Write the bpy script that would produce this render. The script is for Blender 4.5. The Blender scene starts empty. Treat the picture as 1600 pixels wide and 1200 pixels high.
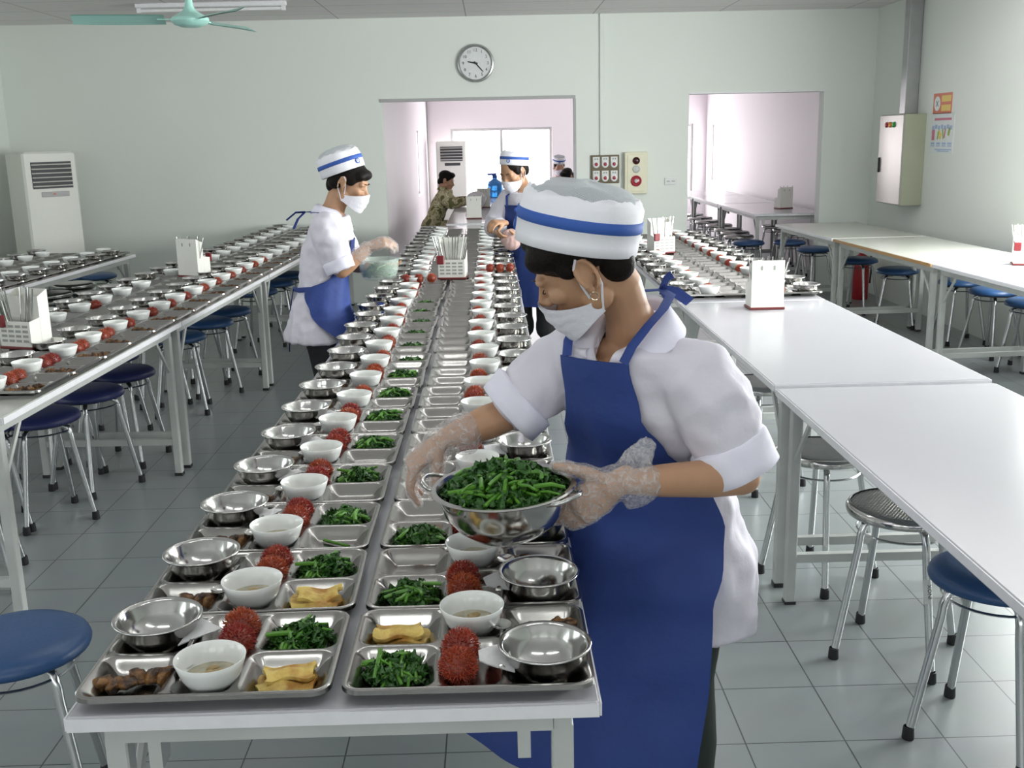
import bpy, math, random
from mathutils import Vector, Matrix
from math import sin, cos, pi, radians
V = Vector
SC = bpy.context.scene
COL = SC.collection
random.seed(7)

# ------------------------------------------------------------------ helpers
class MB:
    """collects vertices and faces of one mesh"""
    def __init__(s):
        s.v = []; s.f = []; s.m = []; s.mi = 0
    def add(s, vs, fs):
        o = len(s.v)
        s.v += [tuple(p) for p in vs]
        s.f += [tuple(i + o for i in f) for f in fs]
        s.m += [s.mi] * len(fs)
    def box(s, c, d, rot=None, bev=0.0):
        x, y, z = d[0] / 2, d[1] / 2, d[2] / 2
        if bev <= 0:
            vs = [V((a * x, b * y, e * z)) for e in (-1, 1) for b in (-1, 1) for a in (-1, 1)]
            fs = [(0, 2, 3, 1), (4, 5, 7, 6), (0, 1, 5, 4), (2, 6, 7, 3), (0, 4, 6, 2), (1, 3, 7, 5)]
        else:
            vs = []; fs = []
            b = min(bev, x * .99, y * .99, z * .99)
            rings = [(-z, b), (-z + b, 0), (z - b, 0), (z, b)]
            for zz, i in rings:
                X, Y = x - i, y - i
                k = b * .9
                for px, py in ((X - k, -Y), (X, -Y + k), (X, Y - k), (X - k, Y), (-X + k, Y), (-X, Y - k), (-X, -Y + k), (-X + k, -Y)):
                    vs.append(V((px, py, zz)))
            for r in range(3):
                for i in range(8):
                    j = (i + 1) % 8
                    fs.append((r * 8 + i, r * 8 + j, r * 8 + 8 + j, r * 8 + 8 + i))
            fs.append(tuple(range(7, -1, -1))); fs.append(tuple(range(24, 32)))
        if rot is not None:
            vs = [rot @ p for p in vs]
        c = V(c)
        s.add([p + c for p in vs], fs)
    def tube(s, pts, rad, n=8, ref=None, cap=True):
        pts = [V(p) for p in pts]
        k = len(pts)
        if not isinstance(rad, (list, tuple)):
            rad = [rad] * k
        rad = [(r, r) if not isinstance(r, (list, tuple)) else r for r in rad]
        T = []
        for i in range(k):
            t = pts[min(i + 1, k - 1)] - pts[max(i - 1, 0)]
            T.append(t.normalized() if t.length > 1e-9 else V((0, 0, 1)))
        x = V(ref) if ref is not None else (V((1, 0, 0)) if abs(T[0].x) < .9 else V((0, 1, 0)))
        vs = []; fs = []
        for i in range(k):
            x0 = V(ref) if ref is not None else x
            x = x0 - T[i] * x0.dot(T[i])
            if x.length < 1e-6:
                x = T[i].orthogonal()
            x.normalize(); y = T[i].cross(x)
            for j in range(n):
                a = 2 * pi * j / n
                vs.append(pts[i] + x * (cos(a) * rad[i][0]) + y * (sin(a) * rad[i][1]))
        for i in range(k - 1):
            for j in range(n):
                q = (j + 1) % n
                fs.append((i * n + j, i * n + q, (i + 1) * n + q, (i + 1) * n + j))
        if cap:
            fs.append(tuple(range(n - 1, -1, -1))); fs.append(tuple(range((k - 1) * n, k * n)))
        s.add(vs, fs)
    def lathe(s, prof, n=32, c=(0, 0, 0), rot=None, close=False):
        c = V(c); vs = []; fs = []
        rows = []
        for r, z in prof:
            if r < 1e-6:
                rows.append([len(vs)]); vs.append(V((0, 0, z)))
            else:
                rows.append(list(range(len(vs), len(vs) + n)))
                vs += [V((r * cos(2 * pi * j / n), r * sin(2 * pi * j / n), z)) for j in range(n)]
        for A, B in zip(rows, rows[1:]):
            for j in range(n):
                q = (j + 1) % n
                if len(A) == 1 and len(B) == 1: continue
                if len(A) == 1: fs.append((A[0], B[q], B[j]))
                elif len(B) == 1: fs.append((A[j], A[q], B[0]))
                else: fs.append((A[j], A[q], B[q], B[j]))
        if rot is not None: vs = [rot @ p for p in vs]
        s.add([p + c for p in vs], fs)
    def ell(s, c, r, nu=14, nv=9, M=None):
        vs = [V((0, 0, -1))]; fs = []
        for i in range(1, nv):
            ph = -pi / 2 + pi * i / nv
            for j in range(nu):
                a = 2 * pi * j / nu
                vs.append(V((cos(ph) * cos(a), cos(ph) * sin(a), sin(ph))))
        vs.append(V((0, 0, 1)))
        for j in range(nu):
            q = (j + 1) % nu
            fs.append((0, 1 + q, 1 + j))
            fs.append((len(vs) - 1, 1 + (nv - 2) * nu + j, 1 + (nv - 2) * nu + q))
            for i in range(nv - 2):
                fs.append((1 + i * nu + j, 1 + i * nu + q, 1 + (i + 1) * nu + q, 1 + (i + 1) * nu + j))
        vs = [V((p.x * r[0], p.y * r[1], p.z * r[2])) for p in vs]
        if M is not None: vs = [M @ p for p in vs]
        c = V(c)
        s.add([p + c for p in vs], fs)
    def grid(s, rows, closed=False):
        nr, nc = len(rows), len(rows[0])
        vs = [p for r in rows for p in r]; fs = []
        for i in range(nr - 1):
            for j in range(nc if closed else nc - 1):
                q = (j + 1) % nc
                fs.append((i * nc + j, i * nc + q, (i + 1) * nc + q, (i + 1) * nc + j))
        s.add(vs, fs)
    def mesh(s, name, mats, smooth=True, ang=None):
        me = bpy.data.meshes.new(name)
        me.from_pydata(s.v, [], s.f)
        for m in (mats if isinstance(mats, (list, tuple)) else [mats]): me.materials.append(m)
        me.polygons.foreach_set('material_index', s.m)
        me.polygons.foreach_set('use_smooth', [smooth] * len(s.f))
        me.update()
        if smooth and ang is not None:
            me.set_sharp_from_angle(angle=radians(ang))
        return me
    def build(s, name, mats, parent=None, smooth=True, ang=40, loc=None):
        return link(name, s.mesh(name, mats, smooth, ang), parent, loc)

def link(name, me, parent=None, loc=None):
    o = bpy.data.objects.new(name, me); COL.objects.link(o)
    if parent is not None: o.parent = parent
    if loc is not None: o.location = loc
    return o

def tag(o, label, cat, group=None, kind=None):
    if label: o['label'] = label
    if cat: o['category'] = cat
    if group: o['group'] = group
    if kind: o['kind'] = kind
    return o

def thing(name, label, cat, loc=(0, 0, 0), rz=0., group=None):
    o = bpy.data.objects.new(name, None); COL.objects.link(o)
    o.empty_display_size = .05
    o.location = loc; o.rotation_euler = (0, 0, rz)
    return tag(o, label, cat, group)

def struct(o):
    o['kind'] = 'structure'; return o

def dup(o, loc=None, rz=None, label=None, group=None, parent=None):
    c = o.copy(); COL.objects.link(c)
    if parent is not None: c.parent = parent
    if loc is not None: c.location = loc
    if rz is not None: c.rotation_euler = (o.rotation_euler.x, o.rotation_euler.y, rz)
    if label: c['label'] = label
    if group: c['group'] = group
    for ch in list(o.children):
        dup(ch, parent=c)
    return c

class Proto:
    """first use places the prototype itself, later uses copy it"""
    def __init__(s, o): s.o = o; s.used = False
    def put(s, loc, rz, label, group=None):
        if not s.used:
            s.used = True; o = s.o
            o.location = loc; o.rotation_euler = (0, 0, rz); o['label'] = label
            if group: o['group'] = group
            return o
        return dup(s.o, loc, rz, label, group)

ORD = ('first second third fourth fifth sixth seventh eighth ninth tenth eleventh twelfth thirteenth fourteenth fifteenth sixteenth '
       'seventeenth eighteenth nineteenth twentieth twenty-first twenty-second twenty-third twenty-fourth twenty-fifth twenty-sixth '
       'twenty-seventh twenty-eighth twenty-ninth thirtieth thirty-first thirty-second').split()

# ------------------------------------------------------------------ materials
def mat(name, col, rough=.5, metal=0., var=.05, vscale=30., bump=0., bscale=200., spec=.5, trans=0., alpha=1., emit=None, es=0., sss=0., col2=None, con=0.):
    m = bpy.data.materials.new(name); m.use_nodes = True
    nt = m.node_tree; b = nt.nodes['Principled BSDF']
    b.inputs['Roughness'].default_value = rough
    b.inputs['Metallic'].default_value = metal
    b.inputs['Specular IOR Level'].default_value = spec
    b.inputs['Transmission Weight'].default_value = trans
    b.inputs['Alpha'].default_value = alpha
    if sss: 
        b.inputs['Subsurface Weight'].default_value = sss
        b.inputs['Subsurface Radius'].default_value = (.012, .005, .003)
    if emit:
        b.inputs['Emission Color'].default_value = (*emit, 1); b.inputs['Emission Strength'].default_value = es
    tc = nt.nodes.new('ShaderNodeTexCoord')
    nz = nt.nodes.new('ShaderNodeTexNoise'); nz.inputs['Scale'].default_value = vscale; nz.inputs['Detail'].default_value = 3
    nt.links.new(tc.outputs['Object'], nz.inputs['Vector'])
    mx = nt.nodes.new('ShaderNodeMix'); mx.data_type = 'RGBA'
    c2 = col2 if col2 else tuple(max(0, c * (1 - 2 * var)) for c in col)
    c1 = col if col2 else tuple(min(1, c * (1 + var)) for c in col)
    mx.inputs[6].default_value = (*c1, 1); mx.inputs[7].default_value = (*c2, 1)
    if con:
        mr = nt.nodes.new('ShaderNodeMapRange'); mr.inputs['From Min'].default_value = .5 - con + .04; mr.inputs['From Max'].default_value = .5 + con + .04
        nt.links.new(nz.outputs['Fac'], mr.inputs['Value']); nt.links.new(mr.outputs['Result'], mx.inputs[0])
    else: nt.links.new(nz.outputs['Fac'], mx.inputs[0])
    nt.links.new(mx.outputs[2], b.inputs['Base Color'])
    m['mix'] = mx.name
    if bump:
        n2 = nt.nodes.new('ShaderNodeTexNoise'); n2.inputs['Scale'].default_value = bscale; n2.inputs['Detail'].default_value = 4
        nt.links.new(tc.outputs['Object'], n2.inputs['Vector'])
        bp = nt.nodes.new('ShaderNodeBump'); bp.inputs['Strength'].default_value = bump; bp.inputs['Distance'].default_value = .01
        nt.links.new(n2.outputs['Fac'], bp.inputs['Height']); nt.links.new(bp.outputs['Normal'], b.inputs['Normal'])
    return m

M = {}
M['wall'] = mat('wall_paint', (.76, .80, .755), .75, var=.012, vscale=1.5)
M['wall_inner'] = mat('inner_wall_haze_tint', (.84, .79, .82), .7, var=.015, vscale=2)  # white wall; pink in the colour stands in for flare haze
M['trim'] = mat('grey_trim', (.42, .42, .42), .5)
M['white_frame'] = mat('white_frame', (.80, .80, .82), .4)
M['table_white'] = mat('white_laminate', (.49, .49, .525), .18, var=.015, vscale=4, spec=.35)
M['table_grey'] = mat('grey_laminate', (.47, .48, .44), .22, var=.03, vscale=4)
M['table_edge'] = mat('white_edge', (.80, .80, .83), .35)
M['wood_edge'] = mat('wood_edge', (.45, .26, .10), .5)
M['table_metal'] = mat('painted_steel', (.55, .57, .55), .42, var=.08, vscale=12)
M['steel'] = mat('stainless_steel', (.55, .545, .53), .15, 1., var=.03, vscale=25)
M['steel_tray'] = mat('tray_steel', (.40, .39, .375), .20, 1., var=.05, vscale=18)
M['chrome'] = mat('chrome_tube', (.63, .64, .65), .2, 1., var=.04)
M['rubber'] = mat('black_rubber', (.015, .015, .017), .6)
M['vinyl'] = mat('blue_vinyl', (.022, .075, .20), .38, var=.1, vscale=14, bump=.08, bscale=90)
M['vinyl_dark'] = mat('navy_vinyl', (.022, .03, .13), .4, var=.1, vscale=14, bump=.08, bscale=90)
M['china'] = mat('white_china', (.82, .84, .82), .12, var=.01)
M['soup'] = mat('clear_soup', (.50, .46, .34), .1, var=.25, vscale=60)
M['clam'] = mat('soup_bits', (.30, .19, .08), .35, var=.3, vscale=150, col2=(.45, .36, .16))
M['plastic_white'] = mat('ivory_plastic', (.80, .80, .74), .4, var=.02)
M['slot'] = mat('slot_shadow', (.34, .35, .33), .6)
M['maroon'] = mat('maroon_plastic', (.15, .02, .02), .4)
M['red_plastic'] = mat('dark_red_plastic', (.20, .015, .02), .35)
M['napkin'] = mat('paper_napkin', (.85, .85, .86), .8, bump=.2, bscale=120)
M['egg'] = mat('omelette', (.80, .60, .17), .45, con=.12, vscale=30, col2=(.48, .23, .04), bump=.4, bscale=120)
M['meat'] = mat('grilled_meat', (.035, .013, .006), .35, con=.12, vscale=45, col2=(.30, .14, .035), bump=.7, bscale=90)
M['leaf'] = mat('cooked_leaf', (.012, .060, .008), .28, vscale=60, col2=(.04, .15, .016), bump=.5, bscale=140)
M['stem'] = mat('green_stem', (.045, .17, .015), .3, vscale=40, col2=(.13, .33, .035))
M['mint'] = mat('mint_enamel', (.42, .74, .66), .3, var=.03)
M['ac'] = mat('ivory_casing', (.74, .75, .70), .45, var=.015)
M['ac_dark'] = mat('dark_grille', (.03, .03, .035), .5)
M['black'] = mat('black_plastic', (.02, .02, .02), .4)
M['green_grey'] = mat('cabinet_paint', (.36, .38, .28), .45, var=.05, vscale=8)
M['cab_door'] = mat('cabinet_door', (.42, .40, .38), .34, .6, var=.04, vscale=5)
M['galv'] = mat('galvanised', (.45, .45, .46), .32, .9, var=.1, vscale=10)
M['cream'] = mat('cream_metal', (.76, .73, .56), .4, var=.03)
M['brown_panel'] = mat('brown_panel', (.13, .10, .055), .5)
M['white_plate'] = mat('switch_plate', (.72, .74, .72), .4)
M['red_lamp'] = mat('red_lens', (.35, .03, .05), .2)
M['dark_lamp'] = mat('dark_red_lens', (.05, .008, .01), .25)
M['amber'] = mat('amber_lens', (.75, .25, .02), .2)
M['green_lens'] = mat('green_lens', (.03, .35, .08), .2)
M['clock_face'] = mat('clock_face', (.72, .74, .74), .35)
M['clock_rim'] = mat('clock_rim', (.45, .47, .46), .25, .7)
M['ink'] = mat('dark_ink', (.06, .07, .07), .6)
M['blue_jug'] = mat('blue_jug', (.05, .30, .75), .12, trans=.35)
M['poster_red'] = mat('poster_red', (.66, .20, .13), .6)
M['poster_yel'] = mat('poster_yellow', (.80, .60, .16), .6)
M['poster_wh'] = mat('poster_white', (.74, .78, .78), .6)
M['poster_blue'] = mat('poster_blue', (.36, .48, .68), .6)
M['poster_pink'] = mat('poster_pink', (.60, .20, .28), .6)
M['poster_grn'] = mat('poster_green', (.35, .48, .12), .6)
M['skin'] = mat('skin', (.47, .265, .155), .5, var=.05, vscale=25, sss=.06)
M['skin_pale'] = mat('skin_light', (.52, .29, .19), .5, var=.05, vscale=25, sss=.06)
M['lip'] = mat('lip', (.45, .16, .13), .4)
M['hair'] = mat('black_hair', (.010, .008, .007), .5, bump=.3, bscale=220, spec=.12)
M['shirt'] = mat('white_shirt', (.70, .675, .755), .75, var=.03, vscale=9, bump=.6, bscale=13)
M['cuff'] = mat('shirt_cuff', (.80, .79, .90), .75, var=.03, vscale=14, bump=.3, bscale=14)
M['apron'] = mat('blue_apron', (.018, .047, .22), .72, var=.10, vscale=9, bump=.7, bscale=11)
M['cap_white'] = mat('cap_cotton', (.87, .87, .92), .75, var=.02, bump=.2, bscale=22)
M['cap_blue'] = mat('cap_stripe', (.03, .10, .40), .7)
M['mask'] = mat('mask_cotton', (.80, .79, .85), .8, var=.02, bump=.3, bscale=60)
M['trouser'] = mat('dark_trouser', (.018, .028, .022), .75, var=.15)
M['denim'] = mat('black_denim', (.016, .016, .019), .75, var=.2)
M['sandal'] = mat('blue_sandal', (.03, .22, .55), .4)
M['gold'] = mat('earring_metal', (.75, .65, .5), .2, 1.)
M['tube_white'] = mat('tube_glass', (.84, .84, .84), .25)
M['ext_red'] = mat('extinguisher_red', (.42, .02, .03), .3)
M['green_bowl'] = mat('green_plastic', (.70, .84, .76), .25, alpha=.3)
M['bag'] = mat('pink_bag', (.70, .48, .45), .3, alpha=.75)

def camo():
    m = mat('camouflage_cloth', (.35, .33, .17), .8)
    nt = m.node_tree; mx = nt.nodes[m['mix']]
    nz = nt.nodes.new('ShaderNodeTexNoise'); nz.inputs['Scale'].default_value = 14
    rp = nt.nodes.new('ShaderNodeValToRGB'); rp.color_ramp.interpolation = 'CONSTANT'
    e = rp.color_ramp.elements
    e[0].position = 0; e[0].color = (.16, .16, .06, 1)
    e[1].position = .45; e[1].color = (.62, .57, .36, 1)
    k = e.new(.56); k.color = (.36, .34, .15, 1)
    k = e.new(.64); k.color = (.75, .70, .50, 1)
    tc = [n for n in nt.nodes if n.type == 'TEX_COORD'][0]
    nt.links.new(tc.outputs['Object'], nz.inputs['Vector']); nt.links.new(nz.outputs['Fac'], rp.inputs['Fac'])
    nt.links.new(rp.outputs['Color'], nt.nodes['Principled BSDF'].inputs['Base Color'])
    return m
M['camo'] = camo()

def rambutan_mat(name, a, b):
    m = mat(name, a, .45); nt = m.node_tree; mx = nt.nodes[m['mix']]
    oi = nt.nodes.new('ShaderNodeObjectInfo')
    mx.inputs[6].default_value = (*a, 1); mx.inputs[7].default_value = (*b, 1)
    nz = [n for n in nt.nodes if n.type == 'TEX_NOISE'][0]; nz.inputs['Scale'].default_value = 28
    ad = nt.nodes.new('ShaderNodeMath'); ad.operation = 'MULTIPLY_ADD'; ad.use_clamp = True
    nt.links.new(oi.outputs['Random'], ad.inputs[0]); ad.inputs[1].default_value = .75
    nt.links.new(nz.outputs['Fac'], ad.inputs[2])
    sb = nt.nodes.new('ShaderNodeMath'); sb.operation = 'SUBTRACT'; sb.use_clamp = True; sb.inputs[1].default_value = .38
    nt.links.new(ad.outputs[0], sb.inputs[0]); nt.links.new(sb.outputs[0], mx.inputs[0])
    return m
M['ramb'] = rambutan_mat('rambutan_skin', (.13, .008, .010), (.28, .045, .014))
M['spine'] = rambutan_mat('rambutan_spines', (.27, .012, .018), (.52, .13, .028))

def tile_mat(name, c, joint, bw, bh, off, rough, mort=.0022, jit=.03):
    m = bpy.data.materials.new(name); m.use_nodes = True; nt = m.node_tree; b = nt.nodes['Principled BSDF']
    g = nt.nodes.new('ShaderNodeNewGeometry'); mp = nt.nodes.new('ShaderNodeMapping')
    mp.inputs['Location'].default_value = off
    br = nt.nodes.new('ShaderNodeTexBrick'); br.offset = 0; br.squash = 1
    br.inputs['Scale'].default_value = 1; br.inputs['Brick Width'].default_value = bw; br.inputs['Row Height'].default_value = bh
    br.inputs['Mortar Size'].default_value = mort; br.inputs['Mortar Smooth'].default_value = .2
    br.inputs['Color1'].default_value = (*c, 1); br.inputs['Color2'].default_value = (*[x * (1 - jit) for x in c], 1); br.inputs['Mortar'].default_value = (*joint, 1)
    nz = nt.nodes.new('ShaderNodeTexNoise'); nz.inputs['Scale'].default_value = 7; nz.inputs['Detail'].default_value = 5
    nt.links.new(g.outputs['Position'], mp.inputs['Vector']); nt.links.new(mp.outputs['Vector'], br.inputs['Vector']); nt.links.new(g.outputs['Position'], nz.inputs['Vector'])
    mx = nt.nodes.new('ShaderNodeMix'); mx.data_type = 'RGBA'; mx.blend_type = 'MULTIPLY'; mx.inputs[0].default_value = .12
    nt.links.new(br.outputs['Color'], mx.inputs[6]); nt.links.new(nz.outputs['Color'], mx.inputs[7]); nt.links.new(mx.outputs[2], b.inputs['Base Color'])
    b.inputs['Roughness'].default_value = rough
    return m
M['floor'] = tile_mat('floor_tiles', (.26, .287, .29), (.06, .063, .063), .2645, .284, (-.1065, -.222, 0), .3)
M['ceiling'] = tile_mat('ceiling_panels', (.84, .81, .81), (.45, .43, .43), 1.2, .6, (.2, .1, 0), .8, mort=.006)

def dotted():
    m = mat('dotted_steel', (.50, .49, .47), .22, 1.)
    nt = m.node_tree; b = nt.nodes['Principled BSDF']
    tc = [n for n in nt.nodes if n.type == 'TEX_COORD'][0]
    vo = nt.nodes.new('ShaderNodeTexVoronoi'); vo.inputs['Scale'].default_value = 110; vo.inputs['Randomness'].default_value = 0
    mr = nt.nodes.new('ShaderNodeMapRange'); mr.inputs['From Min'].default_value = .15; mr.inputs['From Max'].default_value = .45
    bp = nt.nodes.new('ShaderNodeBump'); bp.inputs['Strength'].default_value = .6; bp.inputs['Distance'].default_value = .002; bp.invert = True
    nt.links.new(tc.outputs['Object'], vo.inputs['Vector']); nt.links.new(vo.outputs['Distance'], mr.inputs['Value'])
    nt.links.new(mr.outputs['Result'], bp.inputs['Height']); nt.links.new(bp.outputs['Normal'], b.inputs['Normal'])
    return m
M['dotted'] = dotted()

def glove_mat():
    m = bpy.data.materials.new('clear_glove_film'); m.use_nodes = True; nt = m.node_tree; nt.nodes.clear()
    out = nt.nodes.new('ShaderNodeOutputMaterial')
    tr = nt.nodes.new('ShaderNodeBsdfTransparent'); pr = nt.nodes.new('ShaderNodeBsdfPrincipled')
    pr.inputs['Base Color'].default_value = (.86, .84, .84, 1); pr.inputs['Roughness'].default_value = .22
    tc = nt.nodes.new('ShaderNodeTexCoord')
    nz = nt.nodes.new('ShaderNodeTexNoise'); nz.inputs['Scale'].default_value = 70; nz.inputs['Detail'].default_value = 5; nz.inputs['Distortion'].default_value = 1.6
    bp = nt.nodes.new('ShaderNodeBump'); bp.inputs['Strength'].default_value = .9; bp.inputs['Distance'].default_value = .01
    rp = nt.nodes.new('ShaderNodeMapRange'); rp.inputs['From Min'].default_value = .42; rp.inputs['From Max'].default_value = .72; rp.inputs['To Min'].default_value = .22; rp.inputs['To Max'].default_value = .52
    mx = nt.nodes.new('ShaderNodeMixShader')
    L = nt.links.new
    L(tc.outputs['Object'], nz.inputs['Vector']); L(nz.outputs['Fac'], bp.inputs['Height']); L(bp.outputs['Normal'], pr.inputs['Normal'])
    L(nz.outputs['Fac'], rp.inputs['Value']); L(rp.outputs['Result'], mx.inputs[0]); L(tr.outputs[0], mx.inputs[1]); L(pr.outputs[0], mx.inputs[2]); L(mx.outputs[0], out.inputs[0])
    return m
M['glove'] = glove_mat()

def net_mat():
    m = bpy.data.materials.new('hair_net'); m.use_nodes = True; nt = m.node_tree; nt.nodes.clear(); L = nt.links.new
    out = nt.nodes.new('ShaderNodeOutputMaterial'); tr = nt.nodes.new('ShaderNodeBsdfTransparent'); d = nt.nodes.new('ShaderNodeBsdfDiffuse')
    d.inputs['Color'].default_value = (.66, .70, .73, 1)
    uv = nt.nodes.new('ShaderNodeUVMap')
    ws = []
    for ax, rz in ((0, 45), (1, -45)):
        mp = nt.nodes.new('ShaderNodeMapping'); mp.inputs['Rotation'].default_value = (0, 0, radians(rz))
        w = nt.nodes.new('ShaderNodeTexWave'); w.inputs['Scale'].default_value = 15.0
        L(uv.outputs['UV'], mp.inputs['Vector']); L(mp.outputs['Vector'], w.inputs['Vector']); ws.append(w)
    mn = nt.nodes.new('ShaderNodeMath'); mn.operation = 'MAXIMUM'
    L(ws[0].outputs['Fac'], mn.inputs[0]); L(ws[1].outputs['Fac'], mn.inputs[1])
    mr = nt.nodes.new('ShaderNodeMapRange'); mr.inputs['From Min'].default_value = .45; mr.inputs['From Max'].default_value = .9; mr.inputs['To Min'].default_value = .30; mr.inputs['To Max'].default_value = .92
    mx = nt.nodes.new('ShaderNodeMixShader')
    L(mn.outputs[0], mr.inputs['Value']); L(mr.outputs['Result'], mx.inputs[0]); L(tr.outputs[0], mx.inputs[1]); L(d.outputs[0], mx.inputs[2]); L(mx.outputs[0], out.inputs[0])
    return m
M['net'] = net_mat()

def emis(name, c, s):
    m = bpy.data.materials.new(name); m.use_nodes = True; nt = m.node_tree; nt.nodes.clear()
    out = nt.nodes.new('ShaderNodeOutputMaterial'); e = nt.nodes.new('ShaderNodeEmission')
    e.inputs['Color'].default_value = (*c, 1); e.inputs['Strength'].default_value = s
    nt.links.new(e.outputs[0], out.inputs[0]); return m
M['fill_right'] = emis('added_pane_right', (.97, 1., .98), 26.)  # added glow, out of view, main light from the right
M['fill_left'] = emis('added_pane_left', (.93, .98, 1.), 3.0)  # added weak glow from the unseen left side
M['fill_rear'] = emis('added_pane_rear', (.96, .99, 1.), 3.3)  # added glow behind the camera, lifts camera-facing sides
M['day_inner'] = emis('daylit_pane_inner', (1., .96, .98), 9.5)

M['fill_tube'] = emis('added_lit_tube', (.97, 1., .97), 27.)  # tubes added out of view to brighten tops from above

def text_mesh(s, size, name, m):
    cu = bpy.data.curves.new(name, 'FONT'); cu.body = s; cu.size = size; cu.align_x = 'CENTER'; cu.align_y = 'CENTER'; cu.extrude = .0004
    o = bpy.data.objects.new(name, cu); COL.objects.link(o)
    dg = bpy.context.evaluated_depsgraph_get()
    me = bpy.data.meshes.new_from_object(o.evaluated_get(dg))
    bpy.data.objects.remove(o); me.materials.clear(); me.materials.append(m)
    return me

# ------------------------------------------------------------------ camera
CAMZ = 1.575
def camera():
    p, y, r = radians(13.1225), radians(.8662), radians(1.25)
    f = V((sin(y) * cos(p), cos(y) * cos(p), -sin(p)))
    r0 = V((cos(y), -sin(y), 0)); u0 = r0.cross(f)
    rt = r0 * cos(r) - u0 * sin(r); up = rt.cross(f)
    cd = bpy.data.cameras.new('camera'); cd.sensor_width = 36; cd.lens = 1650 / 1600 * 36; cd.clip_start = .05
    o = bpy.data.objects.new('camera', cd); COL.objects.link(o)
    m = Matrix((rt, up, -f)).transposed().to_4x4(); m.translation = (0, 0, CAMZ)
    o.matrix_world = m; SC.camera = o
camera()

# ------------------------------------------------------------------ room
XL, XR, YB, YF, CZ = -4.62, 3.72, 10.5, -3.2, 2.70
IL, IY = -1.08, 18.6
def wall_boxes(name, boxes, m):
    b = MB()
    for lo, hi in boxes:
        b.box([(a + c) / 2 for a, c in zip(lo, hi)], [c - a for a, c in zip(lo, hi)])
    return struct(b.build(name, m, smooth=False))

wall_boxes('floor', [((XL - .2, YF - .2, -.1), (XR + .2, IY + .2, 0))], M['floor'])
wall_boxes('ceiling', [((XL - .2, YF - .2, CZ), (XR + .2, IY + .2, CZ + .1))], M['ceiling'])
WT = .15
wall_boxes('wall_back', [((XL, YB, 0), (-1.03, YB + WT, CZ)), ((-1.03, YB, 1.945), (.816, YB + WT, CZ)), ((.816, YB, 0), (1.926, YB + WT, CZ)),
                         ((1.926, YB, 1.947), (3.233, YB + WT, CZ)), ((3.233, YB, 0), (XR, YB + WT, CZ))], M['wall'])

def wall_windows(name, axis, pos, th, lo, hi, wins, z0, z1, m, pane_m, start_n, frame_m=None):
    """wall normal to axis at pos, spanning lo..hi along the other axis, with window openings"""
    bx = []
    def B(a, b, c, d):
        if axis == 'x': bx.append(((min(pos, pos + th), a, c), (max(pos, pos + th), b, d)))
        else: bx.append(((a, min(pos, pos + th), c), (b, max(pos, pos + th), d)))
    e = lo
    for a, b in sorted(wins):
        B(e, a, 0, CZ); B(a, b, 0, z0); B(a, b, z1, CZ); e = b
    B(e, hi, 0, CZ)
    wall_boxes(name, bx, m)
    n = start_n
    for a, b in wins:
        fr = MB(); pn = MB()
        mid = pos + th * .55
        def bar(u0, u1, w0, w1, t=.05):
            if axis == 'x': fr.box((mid, (u0 + u1) / 2, (w0 + w1) / 2), (t, u1 - u0, w1 - w0))
            else: fr.box(((u0 + u1) / 2, mid, (w0 + w1) / 2), (u1 - u0, t, w1 - w0))
        w = .045
        bar(a, b, z0, z0 + w); bar(a, b, z1 - w, z1); bar(a, a + w, z0 + w, z1 - w); bar(b - w, b, z0 + w, z1 - w)
        k = max(1, round((b - a) / .9))
        for i in range(1, k):
            c = a + (b - a) * i / k
            bar(c - w / 2, c + w / 2, z0 + w, z1 - w, .045)
        if axis == 'x':
            x = mid + (.01 if th > 0 else -.01)
            q = [(x, a, z0), (x, b, z0), (x, b, z1), (x, a, z1)]
            if th < 0: pass
            else: q = q[::-1]
        else:
            y = mid + (.01 if th > 0 else -.01)
            q = [(a, y, z0), (b, y, z0), (b, y, z1), (a, y, z1)]
            if th < 0: q = q[::-1]
        pn.add(q, [(0, 1, 2, 3)])
        wo = struct(fr.build('window_%d' % n, frame_m or M['trim'], smooth=False))
        pn.build('pane', pane_m, wo, smooth=False)
        n += 1
    return n
n = 1
n = wall_windows('wall_right', 'x', XR, WT, YF, YB + WT, [(3.3, 5.0), (5.4, 7.1)], .85, 2.05, M['wall'], M['fill_right'], n)  # these windows are unseen, added to light the hall and back wall
n = wall_windows('wall_left', 'x', XL, -WT, YF, YB + WT, [(-1.5, .3), (1.6, 3.4), (4.7, 6.5)], 1.0, 2.25, M['wall'], M['fill_left'], n)  # unseen windows, added as weak side light
n = wall_windows('wall_front', 'y', YF, -WT, XL, XR, [(-3.6, -1.6), (-.9, 1.1), (1.7, 3.3)], 1.0, 2.3, M['wall'], M['fill_rear'], n)  # unseen windows behind the camera, added as front fill
n = wall_windows('wall_inner_far', 'y', IY, WT, IL, XR, [(-.68, 1.06), (1.75, 3.5)], .52, 1.745, M['wall_inner'], M['day_inner'], n)
n = wall_windows('wall_inner_left', 'x', IL, -WT, YB + WT, IY, [(15.95, 16.95)], .75, 1.72, M['wall_inner'], M['day_inner'], n)
n = wall_windows('wall_inner_right', 'x', XR, WT, YB + WT, IY, [(17.2, 18.3)], .80, 1.72, M['wall_inner'], M['day_inner'], n)
# grey metal edge of the centre opening
b = MB(); b.box((-.107, YB - .004, 1.945), (1.87, .03, .03)); b.box((.822, YB - .004, .97), (.02, .03, 1.92))
struct(b.build('trim_1', M['trim'], smooth=False))
b = MB(); b.box((IL + .012, IY - .03, 1.3), (.02, .05, 2.6)); struct(b.build('trim_2', M['trim'], smooth=False))
b = MB(); b.box((2.58, YB - .003, 1.955), (1.32, .02, .014)); struct(b.build('trim_3', M['white_frame'], smooth=False))
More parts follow.
